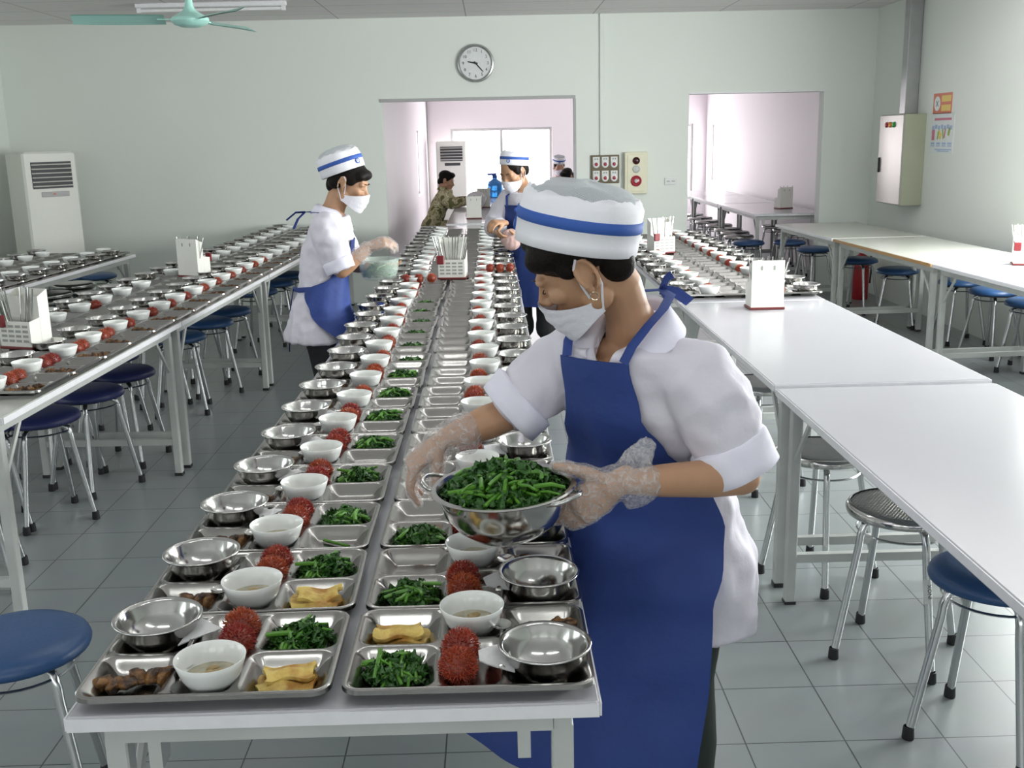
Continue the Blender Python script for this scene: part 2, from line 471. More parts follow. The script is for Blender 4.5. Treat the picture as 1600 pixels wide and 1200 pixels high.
# ------------------------------------------------------------------ tables
def make_table(L, W, top_m, edge_m, name='canteen_table'):
    """table along +y from the origin corner centre (x centred), top at z = .75"""
    t = thing(name, 'x', 'table')
    b = MB(); b.box((0, L / 2, .7375), (W, L - .006, .025), bev=.004)
    b.mi = 1
    for s in (-1, 1): b.box((s * (W / 2 + .0005), L / 2, .7375), (.003, L - .01, .021))
    b.box((0, .0025, .7375), (W - .004, .003, .021)); b.box((0, L - .0025, .7375), (W - .004, .003, .021))
    b.build('tabletop', [top_m, edge_m], t, smooth=False)
    b = MB(); x = W / 2 - .055
    for s in (-1, 1): b.box((s * x, L / 2, .705), (.028, L - .08, .038))
    for y in (.05, L / 2, L - .05): b.box((0, y, .705), (2 * x - .03, .028, .038))
    b.build('frame', M['table_metal'], t, smooth=False)
    for y in (.06, L - .06):
        for s in (-1, 1):
            lg = MB(); lg.box((s * x, y, .345), (.034, .034, .69), bev=.003)
            lo = lg.build('leg', M['table_metal'], t, smooth=False)
            fp = MB(); fp.box((s * x, y, .008), (.038, .038, .016)); fp.build('foot_cap', M['black'], lo, smooth=False)
            sg = 1 if y < L / 2 else -1
            br = MB(); br.tube([(s * x, y + sg * .012, .52), (s * x, y + sg * .16, .69)], .009, 6)
            br.build('brace', M['table_metal'], t)
        st = MB(); st.box((0, y, .17), (2 * x - .034, .026, .03))
        st.build('stretcher', M['table_metal'], t, smooth=False)
        for s in (-1, 1):
            br = MB(); br.box((s * (x - .06), y, .665), (.02, .04, .055)); br.build('bracket', M['table_metal'], t, smooth=False)
    return t

tprotos = {}
def put_table(L, W, x, y, rz, label, group, top='table_white', edge='table_edge', dz=0.):
    k = (L, W, top, edge)
    if k not in tprotos: tprotos[k] = Proto(make_table(L, W, M[top], M[edge]))
    return tprotos[k].put((x, y, dz), rz, label, group)

CX0, CX1, CY0 = -.654, .144, 1.424
CW = CX1 - CX0; CXC = (CX0 + CX1) / 2
for i in range(5):
    put_table(1.8, CW, CXC, CY0 + i * 1.8, 0, '%s white canteen table from the near end of the middle run' % ORD[i], 'tables of the middle run')
RL = radians(1.75)     # the left hand run stands slightly askew
LX = lambda y: -1.56 + (y - 3.25) * math.tan(RL)       # its right edge
LW = .76
for i, y in enumerate((3.26, 5.05, 6.84, 8.63)):
    put_table(1.785, LW, LX(y) - LW / 2, y, -RL, '%s tray-laden table from the near end of the run left of the middle one' % ORD[i], 'tables of the left run', top='table_grey')
FX = lambda y: -2.93 + (y - 6.3) * .06
for i, y in enumerate((4.80, 6.60)):
    put_table(1.785, LW, FX(y) - LW / 2, y, -.06, ('near' if i == 0 else 'far') + ' table of steel bowls in the run by the left wall', 'tables by the left wall', top='table_grey')
RX0, RX1 = .93, 1.665; RWD = RX1 - RX0
for i, (y, l) in enumerate(((1.60, 'bare glossy white table beside the standing woman, nearest the camera'), (3.425, 'bare white table with a white cutlery caddy at its far end'),
                            (5.245, 'tray-laden table just beyond the bare white ones'), (7.06, 'far tray-laden table of the run right of the woman'))):
    put_table(1.805, RWD, (RX0 + RX1) / 2, y, 0, l, 'tables of the right run', dz=-.006 if i == 0 else 0)
WX = lambda y: 2.80 - (y - 5.4) * .045
for i, (y, L, tp, ed, l) in enumerate(((4.80, 1.78, 'table_white', 'table_edge', 'white table with a caddy along the right wall'),
                                       (6.60, 1.70, 'table_grey', 'wood_edge', 'grey table with a wooden edge along the right wall'),
                                       (8.32, 1.45, 'table_grey', 'table_edge', 'bare grey table under the electrical cabinet'))):
    put_table(L, .76, WX(y) + .38, y, .045, l, 'tables along the right wall', top=tp, edge=ed)
for i, (y, L) in enumerate(((11.0, 1.78), (12.8, 1.78), (14.6, 1.4))):
    put_table(L, .74, 3.08, y, .03 * 0, '%s bare table from the doorway in the side room' % ORD[i], 'tables in the side room')
for i, (y, L) in enumerate(((10.66, 1.78), (12.46, 1.78), (14.26, 1.78))):
    put_table(L, .74, -.09, y, 0, '%s white table beyond the wide opening, in line with the middle run' % ORD[i], 'tables beyond the opening')

# ------------------------------------------------------------------ stools
def make_stool(kind):
    t = thing('round_stool', 'x', 'stool')
    b = MB()
    if kind == 'steel':
        b.lathe([(0, .482), (.12, .482), (.149, .480), (.160, .474), (.163, .464), (.160, .454), (.152, .450), (0, .450)], 40)
        b.build('seat', [M['dotted']], t, ang=60)
        b = MB(); b.lathe([(.150, .4820), (.1585, .4780), (.1645, .466), (.1615, .4525), (.152, .448)], 40)
        b.build('seat_rim', M['steel'], t)
    else:
        b.lathe([(0, .487), (.06, .4865), (.11, .484), (.144, .477), (.161, .466), (.167, .452), (.164, .442), (.152, .438), (0, .438)], 40)
        b.build('seat', M['vinyl' if kind == 'blue' else 'vinyl_dark'], t, ang=60)
        b = MB(); b.lathe([(0, .4385), (.135, .4385), (.137, .432), (.12, .429), (0, .429)], 32); b.build('seat_plate', M['black'], t)
    for k in range(4):
        a = pi / 4 + k * pi / 2; d = V((cos(a), sin(a), 0))
        lg = MB()
        z0 = .442 if kind == 'steel' else .426
        pts = [d * .05 + V((0, 0, z0)), d * .095 + V((0, 0, z0 - .002)), d * .122 + V((0, 0, z0 - .014)), d * .133 + V((0, 0, z0 - .045)), d * .137 + V((0, 0, z0 - .08)), d * .200 + V((0, 0, .022))]
        lg.tube(pts, .0115, 10); lo = lg.build('leg', M['chrome'], t)
        ft = MB(); ft.lathe([(0, .0), (.0155, .0), (.0165, .004), (.0145, .034), (.012, .036)], 12, c=d * .2015); ft.build('foot_cap', M['rubber'], lo)
    rg = MB(); R = .127; N = 32
    rg.lathe([(.125, .402), (.129, .406), (.133, .402), (.129, .398), (.125, .402)], N); rg.build('ring', M['chrome'], t)
    return t
SP = {k: Proto(make_stool(k)) for k in ('blue', 'navy', 'steel')}
# near right: two steel, one blue
st = SP['steel'].put((1.21, 2.98, 0), -.61, 'dotted steel stool beside the blue one under the white table', 'steel stools under the white table')
leg3 = [ch for ch in st.children if ch.name.startswith('leg')][3]
SP['steel'].put((1.15, 3.57, 0), .62, 'dotted steel stool beside the leg of the white table, farther from the camera', 'steel stools under the white table')
SP['blue'].put((1.27, 2.50, 0), .80, 'large blue stool under the corner of the white table nearest the camera', None)
SP['steel'].put((1.19, 4.62, 0), .5, 'steel stool behind the shoulder of the woman in the blue apron', None)
SP['blue'].put((-1.13, 2.27, 0), .25, 'blue stool standing alone in front of the left run of tables', None)
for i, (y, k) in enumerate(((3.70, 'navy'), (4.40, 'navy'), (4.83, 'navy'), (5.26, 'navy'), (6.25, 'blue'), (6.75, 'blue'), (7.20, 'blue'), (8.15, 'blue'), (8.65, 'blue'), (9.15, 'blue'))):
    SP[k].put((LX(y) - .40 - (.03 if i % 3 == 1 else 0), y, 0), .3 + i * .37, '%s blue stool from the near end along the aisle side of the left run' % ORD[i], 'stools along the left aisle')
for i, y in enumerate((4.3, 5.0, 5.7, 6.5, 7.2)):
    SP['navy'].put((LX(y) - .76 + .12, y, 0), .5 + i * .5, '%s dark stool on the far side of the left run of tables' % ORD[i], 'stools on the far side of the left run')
for i, y in enumerate((7.50, 7.95)):
    SP['blue'].put(((-3.52, 9.42, 0), (-3.78, 9.28, 0))[i], .3 + i, ('right-hand' if i == 0 else 'left-hand') + ' blue stool of two in front of the tall air conditioner', 'stools by the air conditioner')
SP['blue'].put((FX(6.0) - .2, 5.85, 0), .3, 'blue stool between the two tables by the left wall', 'stools by the left wall')
for q, (sx, sy) in enumerate(((-3.22, 8.12), (-3.20, 7.60))):
    for k in range(3):
        SP['steel'].put((sx, sy, -.0 + k * .042), .4 * q, '%s steel stool up in the %s stack under the table by the left wall' % (ORD[k], ('farther', 'nearer')[q]), 'stacked steel stools')
for i, (x, y, k) in enumerate(((3.08, 10.95, 'blue'), (3.12, 10.24, 'blue'), (3.22, 9.26, 'blue'), (3.28, 8.50, 'blue'), (3.49, 7.78, 'blue'), (3.50, 7.28, 'blue'), (3.50, 6.75, 'blue'), (3.49, 6.25, 'blue'))):
    SP[k].put((x, y, 0), i * .4, '%s blue stool from the doorway under the tables along the right wall' % ORD[i], 'stools along the right wall')
for i, (x, y) in enumerate(((2.70, 11.6), (2.76, 12.05), (2.78, 12.5), (2.80, 13.1), (2.78, 13.7), (2.8, 14.3), (2.8, 14.9), (3.42, 11.85), (3.42, 12.3), (3.42, 12.8))):
    SP['steel'].put((x, y, .0), i * .6, ('%s steel stool from the doorway on the open side of the side-room tables' % ORD[i]) if i < 7 else '%s steel stool on the wall side of the side-room tables' % ORD[i - 7], 'stools in the side room')
SP['blue'].put((2.66, 11.0, 0), .2, 'blue stool standing in the doorway to the side room', None)
SP['blue'].put((-.72, 13.35, 0), .2, 'blue stool under the man in camouflage', None)
SP['blue'].put((1.02, 15.95, 0), .2, 'blue stool under the distant woman in a white cap', None)
SP['blue'].put((1.19, 15.25, 0), .7, 'blue stool under the dark-haired person beyond the opening', None)
# sticker on the steel stool's leg
a = pi / 4 + 3 * pi / 2; d = V((cos(a), sin(a), 0))
p0 = d * .137 + V((0, 0, .362)); p1 = d * .200 + V((0, 0, .022)); ax = (p0 - p1).normalized(); c = lerp_ = p0 * .72 + p1 * .28
z = (d - ax * d.dot(ax)).normalized(); y = z.cross(ax)
b = MB(); b.tube([c - ax * .036, c + ax * .036], .0122, 14, cap=False); so = b.build('sticker', M['white_plate'], leg3)
o = link('lettering', text_mesh('INOX', .017, 'lettering', M['ink']), so)
mm = Matrix((ax, y, z)).transposed().to_4x4(); mm.translation = c + z * .0124; o.matrix_local = mm
# ------------------------------------------------------------------ fixtures
def ac_unit(loc, rz, label, seam=True, rows=6):
    t = thing('air_conditioner', label, 'air conditioner', loc, rz)
    b = MB(); b.box((0, 0, .772), (.50, .34, 1.545), bev=.02); b.build('casing', M['ac'], t, ang=30)
    f = -.172
    g = MB(); g.box((.005, f, 1.335), (.37, .012, .235)); go = g.build('grille', M['ac_dark'], t, smooth=False)
    for i in range(rows):
        l = MB(); l.box((.005, f - .010, 1.24 + i * .19 / (rows - 1)), (.37, .010, .0055), rot=Matrix.Rotation(.5, 3, 'X'))
        l.build('louvre', M['ac'], go, smooth=False)
    p = MB(); p.box((.02, f, 1.165), (.26, .008, .045), bev=.003); po = p.build('control_panel', M['trim'] if seam else M['ac_dark'], t, smooth=False)
    if seam:
        d = MB(); d.box((.01, f - .005, 1.168), (.02, .006, .014)); d.build('indicator', M['poster_red'], po, smooth=False)
        s = MB()
        for z in (.56, .54, .515): s.box((.03, f - .001, z), (.36, .006, .005))
        s.build('seam', M['ac_dark'], t, smooth=False)
    return t
ac_unit((-4.10, 9.92, 0), radians(48), 'tall ivory air conditioner standing in the back corner of the hall')
ac_unit((-.66, 18.2, 0), 0, 'tall ivory air conditioner by the window beyond the wide opening', False, 5)

def fan(loc, rz, label):
    t = thing('ceiling_fan', label, 'ceiling fan', loc, rz)
    b = MB(); b.lathe([(0, -.035), (.05, -.034), (.085, -.022), (.1, -.004), (.098, .012), (.07, .03), (.035, .05), (.022, .075), (.018, .12), (.011, .16)], 36); b.build('motor', M['mint'], t)
    z = CZ - loc[2]
    r = MB(); r.tube([(0, 0, .1), (0, 0, z - .05)], .011, 12); r.build('rod', M['mint'], t)
    r = MB(); r.lathe([(.011, z - .09), (.045, z - .06), (.055, z), (0, z)], 20); r.build('canopy', M['mint'], t)
    for k in range(3):
        R = Matrix.Rotation(k * 2 * pi / 3, 3, 'Z')
        bl = MB(); rows = []
        for i in range(9):
            u = i / 8; x = .13 + u * .47; w = (.05 + .012 * sin(u * pi)) * (1 if u < .95 else .8)
            rows.append([R @ V((x, w * q, .004 + .018 * q + .002)) for q in (-1, -.4, .4, 1)])
        bl.grid(rows); rows2 = [[p - V((0, 0, .004)) for p in rr[::-1]] for rr in rows]; bl.grid(rows2)
        bo = bl.build('blade', M['mint'], t)
        ar = MB(); ar.box(R @ V((.12, 0, .004)), (.1, .03, .006), rot=R); ar.build('bracket', M['mint'], bo, smooth=False)
    return t
fan((-1.595, 6.0, 2.225), radians(190), 'mint green ceiling fan above the left tables')
fan((.95, 5.42, 2.35), radians(30), 'mint green ceiling fan at the top edge above the woman')

def batten(loc, rz, label, tube):
    t = thing('fluorescent_lamp', label, 'ceiling lamp', loc, rz)
    b = MB(); b.box((0, 0, -.02), (1.22, .055, .04), bev=.006); b.build('housing', M['white_frame'], t, ang=30)
    b = MB(); b.tube([(-.57, 0, -.058), (.57, 0, -.058)], .014, 14); b.build('tube', M[tube], t)
    for s in (-1, 1):
        b = MB(); b.box((s * .585, 0, -.05), (.03, .03, .05)); b.build('lamp_holder', M['white_frame'], t, smooth=False)
batten((-2.24, 9.1, CZ), 0, 'unlit fluorescent batten on the ceiling behind the fan', 'tube_white')
for i, (x, y) in enumerate(((-.75, .9), (.75, .9), (-.75, 3.6), (.75, 3.6), (2.4, 5.0))):  # battens out of view, added as overhead fill light
    batten((x, y, CZ), 0, 'lit unseen batten added on the ceiling, %s of those over the serving tables' % ORD[i], 'fill_tube')

# clock
t = thing('wall_clock', 'round grey wall clock above the wide opening', 'clock', (-.122, YB, 2.273))
RX = Matrix.Rotation(pi / 2, 3, 'X')
b = MB(); b.lathe([(0, .0), (.172, .0), (.177, .012), (.172, .03), (.16, .034), (.150, .026), (.150, .018)], 48, rot=RX); b.build('rim', M['clock_rim'], t)
b = MB(); b.lathe([(.151, .018), (0, .018)], 48, rot=RX); fo = b.build('dial', M['clock_face'], t)
for h in range(1, 13):
    a = pi / 2 - h * pi / 6
    o = link('numeral', text_mesh(str(h), .040, 'numeral', M['ink']), fo, (cos(a) * .118, -.0195, sin(a) * .118)); o.rotation_euler = (pi / 2, 0, 0)
for nm, ang, ln, w in (('hour_hand', 9.38 * 30, .075, .009), ('minute_hand', 23 * 6, .105, .007)):
    a = pi / 2 - radians(ang); d = V((cos(a), 0, sin(a)))
    b = MB(); b.tube([d * -.02 + V((0, -.024, 0)), d * ln + V((0, -.024, 0))], [(w, .0015), (w * .5, .0015)], 6, ref=d.cross(V((0, 1, 0)))); b.build(nm, M['black'], t)
b = MB(); b.lathe([(.009, .02), (.009, .028), (0, .029)], 12, rot=RX); b.build('hub', M['black'], t)

b = MB(); b.box((1.087, YB - .011, 2.045), (.048, .022, 1.31), bev=.003)
tag(b.build('cable_trunking', M['wall'], smooth=False), 'thin grey cable trunking running up the back wall', 'cable trunking')

# switch panel
t = thing('switch_panel', 'brown panel of six lamp switches on the back wall', 'switch panel', (1.112, YB, 1.258))
b = MB(); b.box((0, -.012, 0), (.275, .024, .27), bev=.004); b.build('backboard', M['brown_panel'], t, smooth=False)
for r in range(2):
    for c in range(3):
        x, z = -.087 + c * .087, .066 - r * .132
        pl = MB()
        out = [(-.033, .052), (-.033, -.02)] + [(-.033 * cos(a), -.02 - .033 * sin(a)) for a in [pi * k / 10 for k in range(1, 10)]] + [(.033, -.02), (.033, .052)]
        k = len(out)
        pl.add([(x + p, -.030, z + q) for p, q in out] + [(x + p, -.022, z + q) for p, q in out], [tuple(range(k))] + [(i, i + k, (i + 1) % k + k, (i + 1) % k) for i in range(k)])
        po = pl.build('switch_plate', M['white_plate'], t, smooth=False)
        rg = MB(); rg.lathe([(.027, .030), (.027, .036), (.018, .038), (.018, .034)], 20, c=(x, 0, z - .018), rot=RX); rg.build('lamp_ring', M['white_frame'], po)
        lm = MB(); lm.lathe([(.018, .034), (.014, .044), (0, .047)], 16, c=(x, 0, z - .018), rot=RX); lm.build('lamp', M['red_lamp'], po)
        mk = MB()
        for q in (-.011, .011): mk.box((x + q, -.0305, z + .032), (.014, .001, .016))
        mk.build('plate_mark', M['slot'], po, smooth=False)

t = thing('fire_alarm_box', 'cream fire alarm box with a red button on the back wall', 'fire alarm', (1.409, YB, 1.215))
b = MB(); b.box((0, -.03, 0), (.222, .06, .40), bev=.006); b.build('casing', M['cream'], t, ang=30)
b = MB(); b.box((.0, -.062, 0), (.17, .006, .35), bev=.002); b.build('cover', M['cream'], t, smooth=False)
for nm, z, r, m in (('bell', .118, .035, 'dark_lamp'), ('lamp', .038, .036, 'table_metal'), ('push_button', -.075, .053, 'red_lamp')):
    b = MB(); b.lathe([(r, .062), (r, .072), (r * .8, .078), (r * .62, .074), (r * .5, .076), (0, .08)], 28, c=(0, 0, z), rot=RX); o = b.build(nm, M[m], t)
    if nm == 'push_button':
        b = MB(); b.lathe([(.018, .078), (.016, .084), (0, .085)], 16, c=(0, 0, z), rot=RX); b.build('button_cap', M['table_metal'], o)

t = thing('wall_socket', 'small white double socket on the back wall by the doorway', 'socket', (1.755, YB, 1.128))
b = MB(); b.box((0, -.007, 0), (.115, .014, .07), bev=.003); b.build('plate', M['white_plate'], t, smooth=False)
for sx in (-.025, .025):
    b = MB(); b.box((sx, -.015, 0), (.03, .003, .012)); b.build('outlet', M['trim'], t, smooth=False)

# electrical cabinet on the right wall
t = thing('electrical_cabinet', 'grey-green electrical cabinet with indicator lights on the right wall', 'electrical cabinet', (XR, 9.48, 1.315))
b = MB(); b.box((-.0925, 0, 0), (.185, .56, .775), bev=.004); b.build('casing', M['green_grey'], t, smooth=False)
b = MB(); b.box((-.190, 0, 0), (.014, .55, .76), bev=.003); do = b.build('door', M['cab_door'], t, smooth=False)
b = MB(); b.box((-.203, .235, -.05), (.02, .02, .13), bev=.003); b.build('handle', M['black'], do, smooth=False)
RY = Matrix.Rotation(-pi / 2, 3, 'Y')
for k, m in enumerate(('poster_red', 'amber', 'green_lens')):
    b = MB(); b.lathe([(.024, .197), (.024, .207), (.017, .212), (0, .213)], 16, c=(0, .10 - k * .085, .30), rot=RY); b.build('indicator_light', M[m] if m != 'poster_red' else M['red_lamp'], do)
b = MB(); b.box((XR - .06, 9.46, 2.20), (.115, .12, .99), bev=.003)
tag(b.build('cable_duct', M['galv'], smooth=False), 'galvanised cable duct rising from the electrical cabinet to the ceiling', 'cable duct')

def poster(name, label, yc, zc, w, h, parts, base):
    t = thing(name, label, 'poster', (XR, yc, zc), 0)
    b = MB(); b.box((-.002, 0, 0), (.004, w, h)); b.build('sheet', M[base], t, smooth=False)
    for nm, m, shapes in parts:
        b = MB()
        for s in shapes:
            if s[0] == 'r': b.box((-.0045, -s[1] * w / 2, s[2] * h / 2), (.001, s[3] * w, s[4] * h), rot=Matrix.Rotation(s[5], 3, 'X') if len(s) > 5 else None)
            else: b.lathe([(s[3] * h, .0045), (0, .0046)], 24, c=(0, -s[1] * w / 2, s[2] * h / 2), rot=RY)
        b.build(nm, M[m], t, smooth=False)
    return t
poster('warning_poster', 'small red and yellow poster with a crossed white circle on the right wall', 8.89, 1.775, .36, .165,
       [('panel', 'poster_yel', [('r', .42, .45, .50, .30), ('r', .42, -.45, .50, .30)]), ('emblem', 'poster_wh', [('c', -.55, 0, .36)]),
        ('cross', 'ink', [('r', -.55, 0, .18, .05, .8), ('r', -.55, 0, .18, .05, -.8)])], 'poster_red')
rnd = random.Random(3)
figs = [('r', -.75 + k * .25, .28 + .05 * (k % 2), .09, .10) for k in range(7)]
poster('notice_poster', 'pale notice poster with coloured pictures and blue text on the right wall', 8.865, 1.535, .46, .325,
       [('heading', 'poster_pink', [('r', .05, .70, .72, .06)]),
        ('picture', 'poster_pink', [('c', -.72, .06, .10), ('r', -.72, -.2, .12, .14), ('r', .28, .02, .05, .24, .2)]),
        ('picture', 'poster_yel', [('c', -.22, .05, .07), ('r', -.1, -.12, .08, .16, .3)]),
        ('picture', 'poster_grn', [('r', .12, -.02, .06, .26, -.3), ('r', .62, .08, .08, .2, .3), ('r', -.3, -.1, .06, .2, .2)]),
        ('text_block', 'poster_blue', figs + [('r', -.72 + k * .48, -.50, .16, .05) for k in range(4)] + [('r', -.72 + k * .48, -.62, .16, .03) for k in range(4)] + [('r', .2, -.80, 1.0 * .7, .03), ('r', .2, -.88, .5, .025)])], 'poster_wh')

t = thing('fire_extinguisher', 'red fire extinguisher on the floor by the right wall', 'fire extinguisher', (3.50, 9.98, 0))
b = MB(); b.lathe([(0, 0), (.07, 0), (.075, .01), (.075, .36), (.055, .41), (.025, .43), (.022, .45), (0, .45)], 24); b.build('cylinder', M['ext_red'], t)
b = MB(); b.box((0, -.03, .475), (.025, .12, .02)); b.build('handle', M['black'], t, smooth=False)
b = MB(); b.tube([(.02, 0, .455), (.09, 0, .44), (.1, 0, .3), (.09, 0, .15)], .009, 8); b.build('hose', M['black'], t)

# water jug
t = thing('water_jug', 'blue water bottle with a cap on the table beyond the opening', 'water bottle', (.05, 15.3, .75))
b = MB(); b.lathe([(0, 0), (.10, 0), (.112, .015), (.112, .09), (.106, .10), (.112, .11), (.112, .19), (.09, .225), (.045, .25), (.033, .262), (.033, .275)], 28); b.build('bottle', M['blue_jug'], t)
b = MB(); b.lathe([(0, .272), (.036, .272), (.038, .31), (0, .315)], 20); b.build('cap', M['cap_blue'], t)
b = MB(); b.box((-.04, 0, .325), (.13, .03, .03), bev=.005); b.build('pump_spout', M['cap_blue'], t, smooth=False)
t = thing('serving_bowl', 'large white bowl in front of the man in camouflage', 'bowl', (-.19, 12.9, .75))
b = MB(); b.lathe([(0, .0), (.06, .0), (.10, .05), (.125, .11), (.13, .15), (.127, .15), (.12, .11), (.09, .05), (0, .02)], 28); b.build('vessel', M['china'], t)
b = MB(); b.lathe([(.118, .14), (.09, .18), (.04, .205), (0, .21)], 28); b.build('rice', M['napkin'], t)

# ------------------------------------------------------------------ cutlery caddies
def make_caddy(style):
    t = thing('cutlery_caddy', 'x', 'caddy')
    pm = M['plastic_white']
    b = MB(); b.box((0, 0, .006), (.168, .128, .012), bev=.003); b.build('base_plate', M['maroon'], t, smooth=False)
    def open_box(b, x0, x1, y0, y1, z0, zf, zb, w=.003):
        # walls with a top that slopes from zf (front) to zb (back)
        A = [(x0, y0, zf), (x1, y0, zf), (x1, y1, zb), (x0, y1, zb)]
        I = [(x0 + w, y0 + w, zf), (x1 - w, y0 + w, zf), (x1 - w, y1 - w, zb), (x0 + w, y1 - w, zb)]
        vs = [(p[0], p[1], z0) for p in A] + A + I + [(p[0], p[1], z0 + .004) for p in I]
        fs = [(3, 2, 1, 0), (12, 13, 14, 15)]
        for i in range(4):
            j = (i + 1) % 4
            fs += [(i, j, 4 + j, 4 + i), (4 + i, 4 + j, 8 + j, 8 + i), (8 + i, 8 + j, 12 + j, 12 + i)]
        b.add(vs, fs)
    f = MB(); open_box(f, -.078, .078, -.058, .0, .012, .115, .125); fo = f.build('front_bin', pm, t, smooth=False)
    k = MB(); open_box(k, -.078, .078, .001, .058, .012, .21, .235); ko = k.build('rear_bin', pm, t, smooth=False)
    s = MB()
    for i in range(4):
        for j in range(4):
            s.box((-.055 + i * .036, -.0585, .035 + j * .02), (.026, .002, .010))
    s.build('slot_pattern', M['slot'], fo, smooth=False)
    s = MB()
    for x in (-.03, .03): s.box((x, .059, .20), (.006, .002, .02))
    s.build('slot_pattern', M['slot'], ko, smooth=False)
    c = MB(); c.box((-.062, -.066, .115), (.04, .016, .05), bev=.003); c.build('clip', M['red_plastic'], t, smooth=False)
    return t
CP = Proto(make_caddy(0))
ck = MB(); ck.tube([(0, 0, 0), (0, 0, .23)], [.0028, .0036], 6)
CKP = Proto(tag(ck.build('chopstick', M['steel']), 'x', 'chopstick'))
def caddy(loc, rz, label, where, nck, rear=False, seed=0):
    c = CP.put(loc, rz, label, 'cutlery caddies')
    r = random.Random(seed)
    R = Matrix.Rotation(rz, 3, 'Z')
    for i in range(nck):
        u = (i + .5) / nck
        y = -.03 if not rear else .03
        p = R @ V((-.06 + .12 * u, y + r.uniform(-.012, .012), .02)) + V(loc)
        k = CKP.put(p, rz, 'steel chopstick standing in the caddy ' + where, 'chopsticks in the caddy ' + where)
        k.rotation_euler = (r.uniform(-.10, .10), (u - .5) * .5 + r.uniform(-.06, .06), rz)
    return c
TZ = .7775      # rim of the trays above the floor
caddy((-1.93, 4.32, TZ), -.35, 'white cutlery caddy with a red clip at the near end of the left run', 'near the end of the left run', 9, False, 1)
caddy((-1.86, 6.60, TZ), 2.7, 'white cutlery caddy halfway along the left run of trays', 'halfway along the left run', 6, True, 2)
caddy((-.238, 6.20, TZ), -.12, 'white cutlery caddy with a red clip amid the trays of the middle run', 'amid the middle run', 11, False, 3)
caddy((1.30, 5.02, .75), pi, 'white cutlery caddy at the far end of the bare white table', 'on the bare white table', 7, True, 4)
caddy((1.16, 7.30, TZ), .3, 'white cutlery caddy amid the trays behind the cap of the woman', 'amid the trays behind the woman', 6, False, 5)
caddy((3.27, 6.42, .75), -.35, 'white cutlery caddy on the table along the right wall', 'by the right wall', 8, False, 6)
caddy((3.22, 11.75, .75), pi + .3, 'white cutlery caddy on the side-room table seen through the doorway', 'in the side room', 4, True, 7)
caddy((-.19, 11.30, .75), pi, 'nearer white caddy on the tables beyond the wide opening', 'nearer one beyond the opening', 3, True, 8)
caddy((-.10, 13.10, .75), pi, 'farther white caddy on the tables beyond the wide opening', 'farther one beyond the opening', 3, True, 9)
# ------------------------------------------------------------------ trays and food
TW, TD, TH = .384, .2815, .027
COMPS = [(-.183, -.060, .004, .132, .022), (-.183, -.060, -.132, -.004, .022), (-.053, .043, -.018, .132, .022), (-.053, .043, -.132, -.026, .022),
         (.050, .183, .000, .132, .024), (.050, .183, -.132, -.008, .024)]
def tray_mesh():
    b = MB(); NU, NV = 112, 82; R = .03
    def rr(x, y, hx, hy, r):
        qx, qy = abs(x) - hx + r, abs(y) - hy + r
        return math.hypot(max(qx, 0), max(qy, 0)) + min(max(qx, qy), 0) - r
    def pos(i, j):
        x = -TW / 2 + TW * i / NU; y = -TD / 2 + TD * j / NV
        ax, ay = abs(x) - (TW / 2 - R), abs(y) - (TD / 2 - R)
        if ax > 0 and ay > 0:
            d = math.hypot(ax, ay)
            k = max(ax, ay) / d          # squeeze the square corner into a round one
            x = math.copysign(TW / 2 - R + ax * k, x); y = math.copysign(TD / 2 - R + ay * k, y)
        return x, y
    rows = []
    for j in range(NV + 1):
        row = []
        for i in range(NU + 1):
            x, y = pos(i, j); z = TH
            e = -rr(x, y, TW / 2, TD / 2, R)
            if e < .009: z += .0022 * sin(max(0, e) / .009 * pi)      # rolled rim
            for a, c, d, f, r in COMPS:
                s = -rr(x - (a + c) / 2, y - (d + f) / 2, (c - a) / 2, (f - d) / 2, r)
                if s > 0:
                    t = min(1, s / .027); t = t * t * (3 - 2 * t) * .35 + t * .65
                    z = TH - (TH - .004) * t
            row.append(V((x, y, z)))
        rows.append(row)
    b.grid(rows)
    ring = rows[0] + [r[-1] for r in rows[1:]] + rows[-1][-2::-1] + [r[0] for r in rows[-2:0:-1]]
    k = len(ring)
    low = [V((p.x * 1.004, p.y * 1.004, p.z - .007)) for p in ring]
    b.add(ring + low, [(i, i + k, (i + 1) % k + k, (i + 1) % k) for i in range(k)])
    # thin underside of the pressed floor
    b.box((0, 0, .002), (TW - .07, TD - .07, .003))
    return b.mesh('steel_tray', M['steel_tray'], True, 60)
tray0 = link('steel_tray', tray_mesh()); tag(tray0, 'x', 'tray', 'steel food trays'); TRAY = Proto(tray0)

def lathe_obj(name, prof, m, n=40):
    b = MB(); b.lathe(prof, n); return b.build(name, m, ang=70)
mbowl = lathe_obj('steel_bowl', [(0, .0), (.034, .0), (.037, .002), (.052, .017), (.0615, .034), (.066, .050), (.0685, .0525), (.0725, .0535), (.0735, .0555), (.072, .0572), (.0675, .0560), (.0645, .052), (.060, .0345), (.0505, .0185), (.036, .0045), (.02, .0032), (0, .0032)], M['steel'], 44)
tag(mbowl, 'x', 'bowl', 'small steel bowls'); MBOWL = Proto(mbowl)
wt = lathe_obj('soup_bowl', [(0, .003), (.022, .003), (.022, 0), (.026, 0), (.0265, .005), (.037, .014), (.046, .029), (.051, .044), (.0548, .056), (.0540, .0568), (.0525, .056), (.049, .044), (.0435, .0295), (.034, .0155), (.02, .0085), (0, .0075)], M['china'], 40)
tag(wt, 'x', 'bowl', 'white soup bowls')
